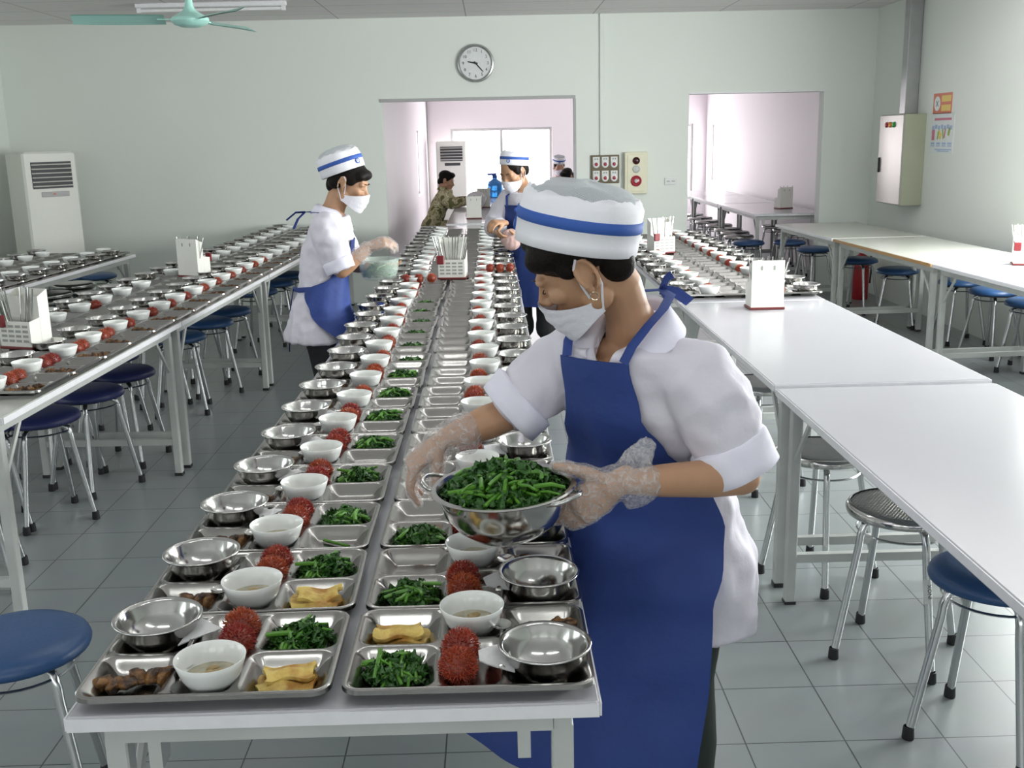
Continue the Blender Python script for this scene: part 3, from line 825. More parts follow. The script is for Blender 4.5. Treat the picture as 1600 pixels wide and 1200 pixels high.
def soup_part(parent, bits):
    b = MB(); b.lathe([(.0415, .0262), (.02, .0264), (0, .0264)], 28); s = b.build('soup', M['soup'], parent)
    if bits:
        r = random.Random(5); c = MB()
        for k in range(7):
            a = r.uniform(0, 6.28); q = r.uniform(.0, .019)
            Rm = Matrix.Rotation(a * 2, 3, 'Z') @ Matrix.Rotation(r.uniform(-.4, .4), 3, 'X')
            c.ell((q * cos(a) + .004, q * sin(a), .0275), (.011, .007, .0045), 10, 6, Rm)
        c.build('clam_meat', M['clam'], s)
soup_part(wt, True); WBOWL = Proto(wt)
w2 = dup(wt); 
for ch in list(w2.children):
    for g in list(ch.children): bpy.data.objects.remove(g)
w2['label'] = 'x'; WBOWL2 = Proto(w2)

def ramb_obj(ns, seed):
    r = random.Random(seed)
    body = MB(); body.ell((0, 0, 0), (.0255, .030, .0255), 18, 11)
    o = body.build('rambutan', M['ramb'])
    sp = MB(); g = (1 + 5 ** .5) / 2
    for i in range(ns):
        z = 1 - 2 * (i + .5) / ns; a = 2 * pi * i / g; q = math.sqrt(1 - z * z)
        d = V((q * cos(a) + r.uniform(-.1, .1), q * sin(a) + r.uniform(-.1, .1), z)).normalized()
        p = V((d.x * .025, d.y * .0295, d.z * .025))
        t = d.orthogonal().normalized(); t = Matrix.Rotation(r.uniform(0, 6.28), 3, d) @ t
        l = r.uniform(.0055, .0105) if ns > 300 else r.uniform(.0045, .0075)
        w = .00105 if ns > 300 else .0014
        sp.tube([p, p + d * l * .55, p + d * l * .9 + t * l * .35], [w, w * .75, w * .25], 4, cap=False)
    sp.build('spines', M['spine'], o)
    return tag(o, 'x', 'rambutan', 'red rambutans')
RB = [Proto(ramb_obj(560, 11)), Proto(ramb_obj(560, 12))]
RBL = [Proto(ramb_obj(230, 13)), Proto(ramb_obj(230, 14))]

def leafy(name, n_st, n_lf, rx, ry, h, seed, ls=1.):
    r = random.Random(seed)
    st = MB(); lf = MB()
    for i in range(n_st):
        a = r.gauss(0.5, .9); c = V((r.uniform(-rx, rx) * .55, r.uniform(-ry, ry) * .6, 0))
        rad2 = (c.x / rx) ** 2 + (c.y / ry) ** 2
        z = h * (1 - rad2 * .6) * r.uniform(.4, 1.08) + .003
        L = r.uniform(.036, .078) * ls; d = V((cos(a), sin(a), r.uniform(-.18, .32)))
        p = [c + V((0, 0, z)) + d * (L * (u - .5)) + V((0, 0, -.012 * ls * (2 * u - 1) ** 2 * r.uniform(.2, 1))) + V((r.gauss(0, .002), r.gauss(0, .002), 0)) for u in (0, .25, .5, .75, 1)]
        for q in p:
            k = (q.x / rx) ** 2 + (q.y / ry) ** 2
            if k > 1.25: q.x /= math.sqrt(k / 1.25); q.y /= math.sqrt(k / 1.25)
            q.z = max(q.z, .004)
        w = r.uniform(.0020, .0046) * (.75 + .25 * ls)
        st.tube(p, [w * .9, w, w, w * .9, w * .7], 7)
    for i in range(n_lf):
        a = r.uniform(0, 6.28); q = math.sqrt(r.random())
        c = V((rx * .92 * q * cos(a), ry * .92 * q * sin(a), 0)); c.z = h * (1 - .75 * q * q) * r.uniform(.25, 1.05) + .004
        Rm = Matrix.Rotation(r.uniform(0, 6.28), 3, 'Z') @ Matrix.Rotation(r.gauss(0, .7), 3, 'X') @ Matrix.Rotation(r.gauss(0, .5), 3, 'Y')
        l, w = r.uniform(.013, .027) * ls, r.uniform(.004, .0075) * ls
        rows = []
        c1, c2 = r.uniform(-2, 2), r.uniform(1, 4)
        for u in range(6):
            t = u / 5; ww = w * (sin(pi * min(1, t * 1.02 + .06)) ** .7)
            rows.append([c + Rm @ V((l * (t - .5), ww * s, .006 * ls * sin(c1 + t * c2 * 1.5) + .005 * ls * s * s * sin(t * 7 + c2) + .003 * sin(9 * t + 3 * s))) for s in (-1, -.5, 0, .5, 1)])
        for rw in rows:
            for q in rw: q.z = max(q.z, .003)
        lf.grid(rows)
    o = lf.build(name, M['leaf'], ang=180)
    st.build('stems', M['stem'], o)
    return tag(o, 'x', 'greens', 'portions of greens')
GR = [Proto(leafy('leafy_greens', 28, 160, .052, .050, .030, 21 + k)) for k in range(4)]
GRS = [Proto(leafy('leafy_greens', 12, 55, .046, .034, .016, 41 + k)) for k in range(2)]

def omelette(seed):
    r = random.Random(seed); b = MB()
    for layer in range(2):
        rows = []; NU, NV = 15, 11
        ph = [r.uniform(0, 6.28) for _ in range(6)]
        sx = 1 - .12 * layer; ox = .006 * layer
        for j in range(NV):
            row = []
            for i in range(NU):
                u, v = i / (NU - 1) * 2 - 1, j / (NV - 1) * 2 - 1
                x = ox + u * .044 * sx * (1 + .1 * sin(3 * v + ph[0])) ; y = v * (.030 - .008 * layer) * (1 + .16 * sin(3.5 * u + ph[1])) + .006 * layer
                z = .009 + layer * .010 + .0035 * sin(4 * u + ph[2]) + .003 * sin(5 * v + ph[3]) + .006 * u * u * (1 if layer else .25) - .003 * v * v
                row.append(V((x, y, max(.003, z))))
            rows.append(row)
        b.grid(rows)
        low = [[p - V((0, 0, .006)) for p in rw] for rw in rows]
        for rw in low:
            for p in rw: p.z = max(p.z, .002)
        b.grid([rw[::-1] for rw in low])
        e1 = rows[0] + [q[-1] for q in rows[1:]] + rows[-1][-2::-1] + [q[0] for q in rows[-2:0:-1]]
        e2 = low[0] + [q[-1] for q in low[1:]] + low[-1][-2::-1] + [q[0] for q in low[-2:0:-1]]
        k = len(e1); b.add(e1 + e2, [(i, (i + 1) % k, (i + 1) % k + k, i + k) for i in range(k)])
    o = b.build('omelette', M['egg'], ang=70)
    return tag(o, 'x', 'omelette', 'omelette slices')
OM = [Proto(omelette(3)), Proto(omelette(8)), Proto(omelette(15))]

def meat(seed, n=6):
    r = random.Random(seed); b = MB()
    x = -.048
    for k in range(n):
        a = (.017 + r.uniform(-.003, .005), .012 + r.uniform(-.003, .004), .010 + r.uniform(-.002, .003))
        Rm = Matrix.Rotation(r.uniform(-1, 1), 3, 'Z') @ Matrix.Rotation(r.uniform(-.5, .5), 3, 'Y')
        i0 = len(b.v); c = V((x + .096 * k / (n - 1), r.uniform(-.008, .008), .013))
        b.ell(c, a, 14, 9, Rm)
        for i in range(i0, len(b.v)):
            p = V(b.v[i]); d = p - c
            f = 1 + .22 * sin(310 * p.x + k) * sin(270 * p.y + 2 * k) + .12 * sin(420 * p.z + k) + r.uniform(-.05, .05)
            p = c + d * f; p.z = max(p.z, .0025); b.v[i] = tuple(p)
    o = b.build('grilled_meat', M['meat'], ang=180)
    sk = MB(); sk.tube([(-.062, .002, .014), (.058, -.002, .015)], .0014, 5); sk.build('skewer', M['wood_edge'], o)
    return tag(o, 'x', 'meat skewer', 'skewers of grilled meat')
MT = [Proto(meat(2)), Proto(meat(6)), Proto(meat(9))]

def napkin():
    b = MB(); rows = []
    for i in range(7):
        u = i / 6
        rows.append([V((-.02 + .042 * u * 1.2, (-.05 + .10 * v) * (1 - .75 * u), .0015 + .003 * sin(3 * v + 2 * u) + .004 + .006 * u)) for v in [k / 6 for k in range(7)]])
    b.grid(rows); b.grid([[p - V((0, 0, .0016)) for p in r[::-1]] for r in rows])
    return tag(b.build('paper_napkin', M['napkin'], ang=180), 'x', 'napkin', 'folded paper napkins')
NP = Proto(napkin())
def spoon():
    b = MB(); rows = []
    for i in range(9):
        t = i / 8; w = .0165 * math.sqrt(max(0.02, 1 - (2 * t - 1) ** 2)); x = -.085 + .042 * t
        rows.append([V((x, w * s, .004 - .0065 * (1 - s * s) * (1 - (2 * t - 1) ** 2))) for s in (-1, -.5, 0, .5, 1)])
    b.grid(rows)
    b.tube([(-.045, 0, .003), (-.02, 0, .007), (.03, 0, .005), (.085, 0, .003)], [(.0035, .0012), (.0035, .0012), (.005, .001), (.0065, .001)], 8, ref=(0, 1, 0))
    return tag(b.build('steel_spoon', M['steel'], ang=180), 'x', 'spoon', 'steel spoons')
SPN = Proto(spoon())

rj = random.Random(17)
def place_tray(cx, cy, rot, z, od, col, full):
    """full: dict of what is on it"""
    rz = rot + rj.uniform(-.012, .012); where = '%s tray from near end, %s' % (od, col)
    cx += rj.uniform(-.003, .003)
    TRAY.put((cx, cy, z), rz, 'steel food tray, %s from near end, %s' % (od, col), 'steel food trays')
    R = Matrix.Rotation(rz, 3, 'Z'); base = V((cx, cy, z))
    def at(u, v, h=.004, j=.003): return base + R @ V((u + rj.uniform(-j, j), v + rj.uniform(-j, j), h))
    rr = lambda: rj.uniform(0, 6.28)
    MBOWL.put(at(-.119, .068, .0045, .004), rr(), 'small steel bowl on the ' + where, 'small steel bowls')
    if full.get('white', 1):
        (WBOWL if full.get('bits') else WBOWL2).put(at(.002, -.077, .0045, .005), rr(), 'white soup bowl on the ' + where, 'white soup bowls')
    pr = RB if full.get('near') else RBL
    nr = full.get('ramb', 0)
    for k in range(nr):
        v = (.022, .080)[k] if nr == 2 else .045 + rj.uniform(-.02, .03)
        o = pr[rj.randrange(2)].put(at(.018, v, .031, .003), rj.uniform(-.5, .5),
                                   (('inner' if k == 0 else 'outer') + ' ' if nr == 2 else '') + 'red rambutan on the ' + where, 'red rambutans')
        o.rotation_euler = (rj.uniform(-.5, .5), rj.uniform(-1, 1), rj.uniform(-.6, .6))
    g = full.get('greens', 0)
    if g == 2: GR[rj.randrange(4)].put(at(.117, .064), rot + rj.uniform(-.5, .5), 'heap of greens on the ' + where, 'portions of greens')
    elif g == 1: GRS[rj.randrange(2)].put(at(.117, .062), rot + rj.uniform(-.5, .5), 'small greens heap on the ' + where, 'portions of greens')
    if full.get('egg'): OM[rj.randrange(3)].put(at(.117, -.07), rot + rj.uniform(-.2, .2), 'folded yellow omelette on the ' + where, 'omelette slices')
    mtp = full.get('meat')
    if mtp: MT[rj.randrange(3)].put(at(*((-.122, -.066) if mtp == 1 else (.117, -.066))), rot + rj.uniform(-.7, .7), 'browned meat skewer on the ' + where, 'skewers of grilled meat')
    if full.get('nap'):
        o = NP.put(at(-.047, .060, TH + .001), rot + rj.uniform(-.4, .4), 'white napkin on the ' + where, 'folded paper napkins')
    if full.get('spoon'):
        SPN.put(at(-.052, .012, TH + .004), rot + pi / 2 + rj.uniform(-.12, .12), 'steel spoon on the ' + where, 'steel spoons')

PT = .2845
for i in range(29):
    y = CY0 + .008 + TD / 2 + i * PT
    near = i < 8
    jx = .012 * sin(i * 1.9) * (i > 5)
    if i >= 6: jx += .02 if 6 <= i < 10 else (-.005 if i < 14 else .0)
    wl = (ORD[i], 'left column of middle run')
    wr = (ORD[i], 'right column of middle run')
    skip_l = i in (15, 16); skip_r = False
    place_tray(CX0 + .005 + TW / 2 + jx * .6, y, rj.uniform(-.012, .012), .75, *wl,
               dict(bits=i < 6, near=near, ramb=(2 if i in (0, 1, 2, 3, 4, 5, 7, 9, 12) else 1) if i < 22 else 0, greens=(2 if i < 8 else 1) if i < 14 else 0, egg=i in (0, 1), meat=1 if i < 16 else 0, nap=i < 14 and i % 5 != 1, spoon=i < 6))
    place_tray(CX1 - .005 - TW / 2 + jx * .5, y, pi + rj.uniform(-.012, .012), .75, *wr,
               dict(bits=i < 6, near=near, ramb=(2 if i in (0, 1, 6) else 1) if i < 23 else 0, greens=2 if i < 3 else 0, egg=i == 0, meat=1 if i < 12 else 0, nap=i in (0, 1, 4, 7, 9, 13, 15), spoon=i < 4))
for i in range(24):
    y = 3.50 + TD / 2 + i * PT * 1.0
    x1 = LX(y) - .012 - TW / 2 + .02
    wl = (ORD[i], 'wall side of left run')
    wr = (ORD[i], 'aisle side of left run')
    rot = -RL
    place_tray(x1, y, rot, .75, *wr, dict(bits=0, ramb=(2 if i in (0, 1, 2, 3, 8) else 1) if i < 14 else 0, meat=2))
    if not (i in (2, 3, 10, 11)):
        place_tray(x1 - TW - .004, y, rot, .75, *wl, dict(bits=0, ramb=1 if i in (6, 12) else 0, white=1, meat=1 if i % 3 == 0 else 0))
    else:
        place_tray(x1 - TW - .004, y, rot, .75, *wl, dict(white=i in (3, 11)))
for i in range(12):
    y = 4.86 + TD / 2 + i * PT
    if y > 8.25: break
    x1 = FX(y) - .012 - TW / 2 + .02
    place_tray(x1, y, -.06 + pi, .75, ORD[i], 'aisle side by left wall', dict(white=1))
    place_tray(x1 - TW - .004, y, -.06, .75, ORD[i], 'wall side by left wall', dict(white=1))
for i in range(12):
    y = 5.32 + TD / 2 + i * PT
    place_tray(RX0 - .015 + TW / 2, y, 0, .75, ORD[i], 'left column behind the woman', dict(ramb=1 if i < 9 else 0, greens=0, nap=i == 0))
    place_tray(RX1 + .018 - TW / 2, y, pi, .75, ORD[i], 'right column behind the woman', dict(ramb=1, nap=i in (0, 4)))

# big steel bowl of greens held by the woman
BIG = V((.012, 1.80, .876))
t = thing('mixing_bowl', 'large steel bowl of greens with loop handles held by the woman in front', 'bowl', BIG)
b = MB(); b.lathe([(0, .0), (.055, .0), (.062, .003), (.088, .022), (.108, .048), (.117, .078), (.120, .090), (.128, .0915), (.131, .094), (.128, .0965), (.121, .096), (.116, .090), (.113, .078), (.105, .050), (.086, .0255), (.06, .0065), (0, .005)], 56); b.build('vessel', M['steel'], t)
for a0 in (2.75, -.62):
    pts = []
    for k in range(13):
        u = k / 12; a = a0 + (u - .5) * .62; rr_ = .122 + .034 * sin(pi * u) ** .6
        pts.append((rr_ * cos(a), rr_ * sin(a), .088 + .012 * sin(pi * u)))
    h = MB(); h.tube(pts, .0042, 10); h.build('handle', M['steel'], t)
t.rotation_euler = (radians(1), radians(-2.5), 0)
g = leafy('heaped_greens', 115, 800, .116, .116, .062, 77, 1.2)
g.location = BIG + V((0, 0, .066)); tag(g, 'big heap of cooked greens filling the large steel bowl', 'greens')
del g['group']
# bits on the near trays
def one_stalk(x, y, a, label):
    s = MB(); s.tube([V((x, y, .7565)) + Matrix.Rotation(a, 3, 'Z') @ V((u, .004 * sin(30 * u), .003)) for u in (-.035, -.01, .015, .035)], .0035, 7)
    tag(s.build('greens_stalk', M['stem']), label, 'greens')
one_stalk(CX0 + .005 + TW / 2 + .115, CY0 + .008 + TD / 2 + 2 * PT - .065, -.7, 'single green stalk left on the third tray of the left column')
for k in range(3):
    o = RBL[k % 2].put((-.50 + k * .072, 6.02 + .01 * k, .802), 0, ('red', 'dark red', 'orange')[k] + ' rambutan in the row of three beside the middle caddy', 'three rambutans by the middle caddy')
    o.scale = (.95, .95, .95)
    o = RBL[k % 2].put((-.02 + k * .058, 6.22, .83), 0, ('first', 'second', 'third')[k] + ' rambutan of three in a dish at the right edge of middle run', 'three rambutans in a steel dish')
    o.scale = (.9, .9, .9)
# ------------------------------------------------------------------ people
class Blob(MB):
    """overlapping closed pieces fused into one continuous surface"""
    def loft(s, pts, rad, n=16, ref=None):
        """tube with rounded ends"""
        pts = [V(p) for p in pts]
        rad = [(r, r) if not isinstance(r, (list, tuple)) else r for r in rad]
        d0 = (pts[0] - pts[1]).normalized(); d1 = (pts[-1] - pts[-2]).normalized()
        def capr(p, d, r, seq):
            return [(p + d * (min(r) * sin(a)), (r[0] * cos(a), r[1] * cos(a))) for a in seq]
        A = capr(pts[0], d0, rad[0], (1.35, .9, .45)); B = capr(pts[-1], d1, rad[-1], (.45, .9, 1.35))
        P = [p for p, _ in A] + pts + [p for p, _ in B]; R = [r for _, r in A] + rad + [r for _, r in B]
        s.tube(P, R, n, ref)
    def fuse(s, name, mats, vox, smooth=4, factor=.5, post=None, shift=None):
        me = bpy.data.meshes.new('tmp'); me.from_pydata(s.v, [], s.f); me.update()
        o = bpy.data.objects.new('tmp', me); COL.objects.link(o)
        r = o.modifiers.new('r', 'REMESH'); r.mode = 'VOXEL'; r.voxel_size = vox; r.use_smooth_shade = True
        if smooth:
            q = o.modifiers.new('s', 'SMOOTH'); q.factor = factor; q.iterations = smooth
        dg = bpy.context.evaluated_depsgraph_get()
        m2 = bpy.data.meshes.new_from_object(o.evaluated_get(dg))
        bpy.data.objects.remove(o); bpy.data.meshes.remove(me)
        m2.name = name; m2.materials.clear()
        for m in (mats if isinstance(mats, (list, tuple)) else [mats]): m2.materials.append(m)
        if post: post(m2)
        if shift is not None:
            for v in m2.vertices: v.co -= shift
        for p in m2.polygons: p.use_smooth = True
        m2.update()
        return m2

def lerp(a, b, t): return a + (b - a) * t
def interp(tab, z):
    """tab: list of (z, ...) ascending; smooth interpolation of the remaining columns"""
    if z <= tab[0][0]: return tab[0][1:]
    for a, b in zip(tab, tab[1:]):
        if z <= b[0]:
            t = (z - a[0]) / (b[0] - a[0]); t = t * t * (3 - 2 * t)
            return tuple(lerp(p, q, t) for p, q in zip(a[1:], b[1:]))
    return tab[-1][1:]

def hand(bl, wrist, d, nrm, side, curls, sc=1., infl=0., thumb=(.5, .35, .3), spread=.09, tcurl=.35):
    """palm, four fingers of different lengths and a thumb; nrm points out of the back of the hand; side = thumb side sign along d x nrm"""
    d = V(d).normalized(); nrm = V(nrm); nrm = (nrm - d * nrm.dot(d)).normalized(); s = d.cross(nrm) * side
    w = V(wrist)
    ref = s
    bl.loft([w - d * .02 * sc, w + d * .012 * sc, w + d * .045 * sc, w + d * .082 * sc], [(.024 * sc + infl, .019 * sc + infl), (.027 * sc + infl, .018 * sc + infl), (.037 * sc + infl, .0165 * sc + infl), (.038 * sc + infl, .0125 * sc + infl)], 16, ref)
    LN = ((.040, .025, .021), (.044, .028, .022), (.041, .026, .021), (.032, .020, .018))
    for i in range(4):
        off = (.029 - i * .0195) * sc
        p = w + d * (.078 - .004 * abs(i - 1.2)) * sc + s * off
        fd = (d + s * spread * (1.3 - i)).normalized()
        cu = curls[i] if isinstance(curls[i], (list, tuple)) else (curls[i] * .8, curls[i], curls[i] * .7)
        P = [p - fd * .012 * sc]; R = [.0095 * sc + infl]
        a = 0
        ax = fd.cross(nrm)
        for k in range(3):
            a += cu[k]
            dd = Matrix.Rotation(-a, 3, ax) @ fd
            P.append(p.copy()); R.append((.0092, .0085, .0078)[k] * sc * (.88 if i == 3 else 1) + infl)
            p = p + dd * LN[i][k] * sc
        P.append(p); R.append(.0068 * sc * (.9 if i == 3 else 1) + infl)
        bl.loft(P, R, 10)
    p = w + d * .022 * sc + s * .022 * sc - nrm * .004 * sc
    td = (s * thumb[0] + d * thumb[1] - nrm * thumb[2]).normalized()
    P = [p - td * .008 * sc]; R = [.0145 * sc + infl]
    for k, l in enumerate((.036, .030, .024)):
        P.append(p + td * l * sc); p = P[-1]; R.append((.0122, .0105, .008)[k] * sc + infl)
        td = (td * cos(tcurl) + (d * .8 - nrm * .5).normalized() * sin(tcurl)).normalized()
    bl.loft(P, R, 10)

class Head:
    def __init__(s, c, f, up=(0, 0, 1), sc=1.):
        s.c = V(c); s.f = V(f).normalized(); s.sc = sc
        s.r = s.f.cross(V(up)).normalized(); s.u = s.r.cross(s.f).normalized()
        s.R = Matrix((s.r, s.f, s.u)).transposed()
    def P(s, x, y, z): return s.c + (s.r * x + s.f * y + s.u * z) * s.sc
    def E(s, bl, c, r, nu=16, nv=10, rot=None):
        bl.ell(s.P(*c), [q * s.sc for q in r], nu, nv, s.R if rot is None else s.R @ rot)
    def skull(s, bl):
        E = s.E
        E(bl, (0, -.012, .035), (.073, .092, .079), 24, 14)
        E(bl, (0, .028, -.012), (.062, .062, .078), 22, 12)
        E(bl, (0, .030, -.055), (.050, .056, .052), 20, 12)
        E(bl, (0, .068, -.094), (.027, .022, .020))
        E(bl, (0, .064, -.070), (.035, .028, .022))
        for q in (-1, 1):
            E(bl, (q * .036, .058, -.018), (.026, .026, .022))       # cheekbone
            E(bl, (q * .030, .074, .020), (.026, .014, .011))        # brow
            E(bl, (q * .052, .004, -.062), (.017, .030, .026))       # jaw corner
            E(bl, (q * .0105, .094, -.031), (.0085, .010, .0075), 12, 8)   # nostril wing
        bl.loft([s.P(0, .082, .014), s.P(0, .092, -.006), s.P(0, .106, -.024)], [.0075 * s.sc, .0085 * s.sc, .0095 * s.sc], 12)
        E(bl, (0, .104, -.028), (.0095, .009, .008), 12, 8)
        E(bl, (0, .088, -.053), (.022, .010, .006), 14, 8); E(bl, (0, .086, -.064), (.020, .010, .007), 14, 8)
        for q in (-1, 1):   # ears
            pts = []
            for k in range(12):
                a = radians(-75 + 290 * k / 11)
                pts.append(s.P(q * (.074 + .010 * (1 - cos(a - 1.6)) * .5 + .004), -.012 - .0175 * cos(a) * (1 if True else 1), -.004 + .030 * sin(a)))
            bl.loft(pts, [.0046 * s.sc] * 12, 8)
            E(bl, (q * .073, -.010, -.004), (.006, .015, .024), 12, 8)
            E(bl, (q * .076, .000, -.033), (.006, .008, .010), 10, 8)
            E(bl, (q * .079, .002, -.010), (.005, .004, .007), 10, 6)
    def neck(s, bl, base, r0=.052, r1=.058):
        a = s.P(0, -.022, -.03); b = s.P(0, -.028, -.085)
        bl.loft([a, b, (b + V(base)) / 2, V(base)], [(.050 * s.sc, .050 * s.sc), (r0, r0), (r0, r0), (r1 * 1.15, r1)], 18)
    def sockets(s, me):
        es = [s.P(q * .031, .082, .004) for q in (-1, 1)]
        for v in me.vertices:
            for e in es:
                k = (v.co - e).length / (.0135 * s.sc)
                if k < 3: v.co -= s.f * (.0075 * s.sc * math.exp(-k * k))
    def shift_tube(s, pts, rad, base, n=6, **k):
        m = MB(); m.tube([s.P(*p) - base for p in pts], [(r * s.sc if not isinstance(r, tuple) else (r[0] * s.sc, r[1] * s.sc)) for r in (rad if isinstance(rad, list) else [rad] * len(pts))], n, **k); return m

def face_parts(H, root, base, look=-.55, closed=False):
    """eyes with lids, lashes and brows as small pieces of the body"""
    for q in (-1, 1):
        if not closed:
            b = MB(); b.ell(H.P(q * .031, .0745, .003) - base, (.0115 * H.sc,) * 3, 14, 10, H.R); eo = b.build('eye', M['china'], root)
            d = (H.f * cos(look) + H.u * sin(look)).normalized()
            b = MB(); b.ell(H.P(q * .031, .0745, .003) + d * .0078 * H.sc - base, (.0055 * H.sc,) * 3, 12, 8, H.R); b.build('iris', M['black'], eo)
        b = H.shift_tube([(q * .018, .0815, .000), (q * .025, .0865, -.0015), (q * .032, .0875, -.003), (q * .039, .084, -.003), (q * .044, .079, -.001)], [(.0006, .0005), (.0010, .0007), (.0012, .0007), (.0012, .0007), (.0007, .0005)], base)
        b.build('eyelash', M['hair'], root)
        b = H.shift_tube([(q * .014, .088, .022), (q * .024, .0895, .0265), (q * .036, .084, .0275), (q * .047, .074, .023)], [(.0022, .0012), (.0035, .0014), (.0032, .0012), (.001, .0008)], base)
        b.build('eyebrow', M['hair'], root)

def eyelids(H, bl):
    for q in (-1, 1):
        H.E(bl, (q * .031, .0755, .004), (.0150, .0115, .0085), 14, 8)

def cap(root, base, cc, up, fwd, a=.097, b=.115, band=.085, H=.15, sc=1., logo=0.):
    up = V(up).normalized(); f = V(fwd); f = (f - up * f.dot(up)).normalized(); r = f.cross(up)
    cc = V(cc) - base
    def ring(h, ka, kb, n=64, jag=0.):
        out = []
        for j in range(n):
            t = 2 * pi * j / n
            dh = jag * (sin(j * 5.1) + sin(j * 2.3 + 1)) if jag else 0
            out.append(cc + r * (ka * a * sc * cos(t)) + f * (kb * b * sc * sin(t)) + up * ((h + dh) * sc))
        return out
    m = MB()
    prof = [(.006, .955, .955), (0, .975, .975), (.001, 1, 1), (.02, 1.012, 1.008), (.047, 1.015, 1.008), (.0475, 1.022, 1.015)]
    m.grid([ring(*p) for p in prof], closed=True)
    s0 = band * .56; s1 = band * .80
    m2 = MB(); m2.grid([ring(h, k, k) for h, k in ((s0 - .001, 1.012), (s0, 1.026), (s1, 1.022), (s1 + .001, 1.0))], closed=True)
    prof = [(.047, 1.012, 1.006), (s1, 1.006, 1.0), (band, .985, .985), (band + .012, .955, .95), (band + .022, .90, .885)]
    rows = [ring(*p) for p in prof]
    for i, rw in enumerate(rows[2:]):
        for j, p in enumerate(rw):
            w = .0035 * sin(j * .83 + i) * sin(j * .29 + 2 * i) * sc
            rw[j] = p + up * w + (p - cc).normalized() * w
    rows.append(ring(band + .020, .86, .85, jag=.002))
    m.grid(rows, closed=True)
    o = m.build('cap', M['cap_white'], root, ang=180)
    m2.build('stripe', M['cap_blue'], o, ang=180)
    nt = MB(); rows = []; hb = band + .016
    N = 10
    for i in range(N + 1):
        t = i / N; k = cos(t * pi / 2) * .87
        rw = ring(hb + (H - hb) * sin(t * pi / 2), max(k, .004), max(k, .004))
        for j, p in enumerate(rw):
            rw[j] = p + up * (.003 * sin(j * .39 + 3 * t) * sin(pi * t) * sc)
        rows.append(rw)
    nt.grid(rows, closed=True)
    me = nt.mesh('net', M['net'], True)
    uv = me.uv_layers.new(name='UVMap')
    for lp in me.loops:
        p = me.vertices[lp.vertex_index].co - cc
        uv.data[lp.index].uv = (p.dot(f) / (.12 * sc) * 1.4, p.dot(r) / (.12 * sc) * 1.4)
    link('net', me, o)
    if logo is not None:
        t = pi / 2 - logo
        n_ = (r * (b * cos(t)) + f * (a * sin(t))).normalized()
        c = cc + r * (1.03 * a * sc * cos(t)) + f * (1.025 * b * sc * sin(t)) + up * (.028 * sc)
        z = n_; x = up.cross(z).normalized(); y = z.cross(x)
        RM = Matrix((x, y, z)).transposed()
        e = MB(); e.lathe([(.013 * sc, -.004), (.0128 * sc, .0016), (0, .0016)], 24, c=c, rot=RM); lo = e.build('emblem', M['cap_blue'], o)
        e = MB(); e.lathe([(.008 * sc, .0018), (.008 * sc, .0024), (.0055 * sc, .0024), (.0055 * sc, .0018)], 20, c=c, rot=RM); e.build('emblem_ring', M['cap_white'], lo)
        e = MB(); e.lathe([(.0025 * sc, .0018), (.0025 * sc, .0025), (0, .0025)], 12, c=c, rot=RM); e.build('emblem_dot', M['cap_white'], lo)
    return o

def mask(H, root, base, top=-.012):
    m = MB(); rows = []
    NA, NZ = 33, 15
    for i in range(NZ):
        v = i / (NZ - 1)
        row = []
        for j in range(NA):
            u = j / (NA - 1) * 2 - 1
            au = abs(u)
            hi = top - .040 * au ** 1.5; lo = -.117 + .030 * au ** 2.2
            z = lerp(hi, lo, v)
            x = (.067 - .004 * v) * sin(u * 1.45) / sin(1.45)
            y = lerp(.008, .116, cos(u * pi / 2) ** .7) - .020 * (1 - au) * max(0, v - .35) ** 1.2
            y += .006 * (1 - au) * sin(pi * v) + .0016 * sin(v * 22) * (1 - au)
            row.append(H.P(x, y, z) - base)
        rows.append(row)
    m.grid(rows)
    back = [[p - (H.f * .0025 * H.sc) for p in rw[::-1]] for rw in rows]; m.grid(back)
    o = m.build('face_mask', M['mask'], root, ang=180)
    for q in (-1, 1):
        s = H.shift_tube([(q * .066, .014, -.050), (q * .075, .010, -.020), (q * .0815, .002, .016), (q * .083, -.012, .030)], [(.0022, .0012)] * 4, base); s.build('ear_loop', M['mask'], o)
        s = H.shift_tube([(q * .062, .010, -.086), (q * .070, -.006, -.060), (q * .077, -.022, -.036), (q * .081, -.030, -.008)], [(.0022, .0012)] * 4, base); s.build('ear_loop', M['mask'], o)
    return o

class Fig:
    """a person: local frame x = own right, y = facing, z up, at base on the floor"""
    def __init__(s, name_label, base, face, skin='skin'):
        s.base = V((base[0], base[1], 0)); f = V((face[0], face[1], 0)).normalized()
        s.f = f; s.r = V((f.y, -f.x, 0)); s.label = name_label; s.skin = skin
    def W(s, x, y, z): return s.base + s.r * x + s.f * y + V((0, 0, z))
    def ringpt(s, sec, ang, z, off=0.):
        cx, cy, a, b = sec
        return s.W(cx + (a + off) * sin(ang), cy + (b + off) * cos(ang), z)
    def torso(s, bl, tab, zs, off=0., n=28):
        rows = []
        for z in zs:
            cx, cy, a, b = interp(tab, z)
            rows.append([s.ringpt((cx, cy, a, b), 2 * pi * j / n, z, off) for j in range(n)])
        # winding: ang grows to own right, so rows ascend outward
        vs = [p for r in rows for p in r]; fs = []
        for i in range(len(rows) - 1):
            for j in range(n):
                q = (j + 1) % n
                fs.append((i * n + j, (i + 1) * n + j, (i + 1) * n + q, i * n + q))
        fs.append(tuple(range(n))); k = (len(rows) - 1) * n; fs.append(tuple(range(k + n - 1, k - 1, -1)))
        bl.add(vs, fs)

def frange(a, b, n): return [a + (b - a) * i / (n - 1) for i in range(n)]

def ribbon(root, base, pts, w, name, m, ref, t=.0016):
    b = MB(); b.tube([V(p) - base for p in pts], [(w, t)] * len(pts), 8, ref=ref); return b.build(name, m, root, ang=50)

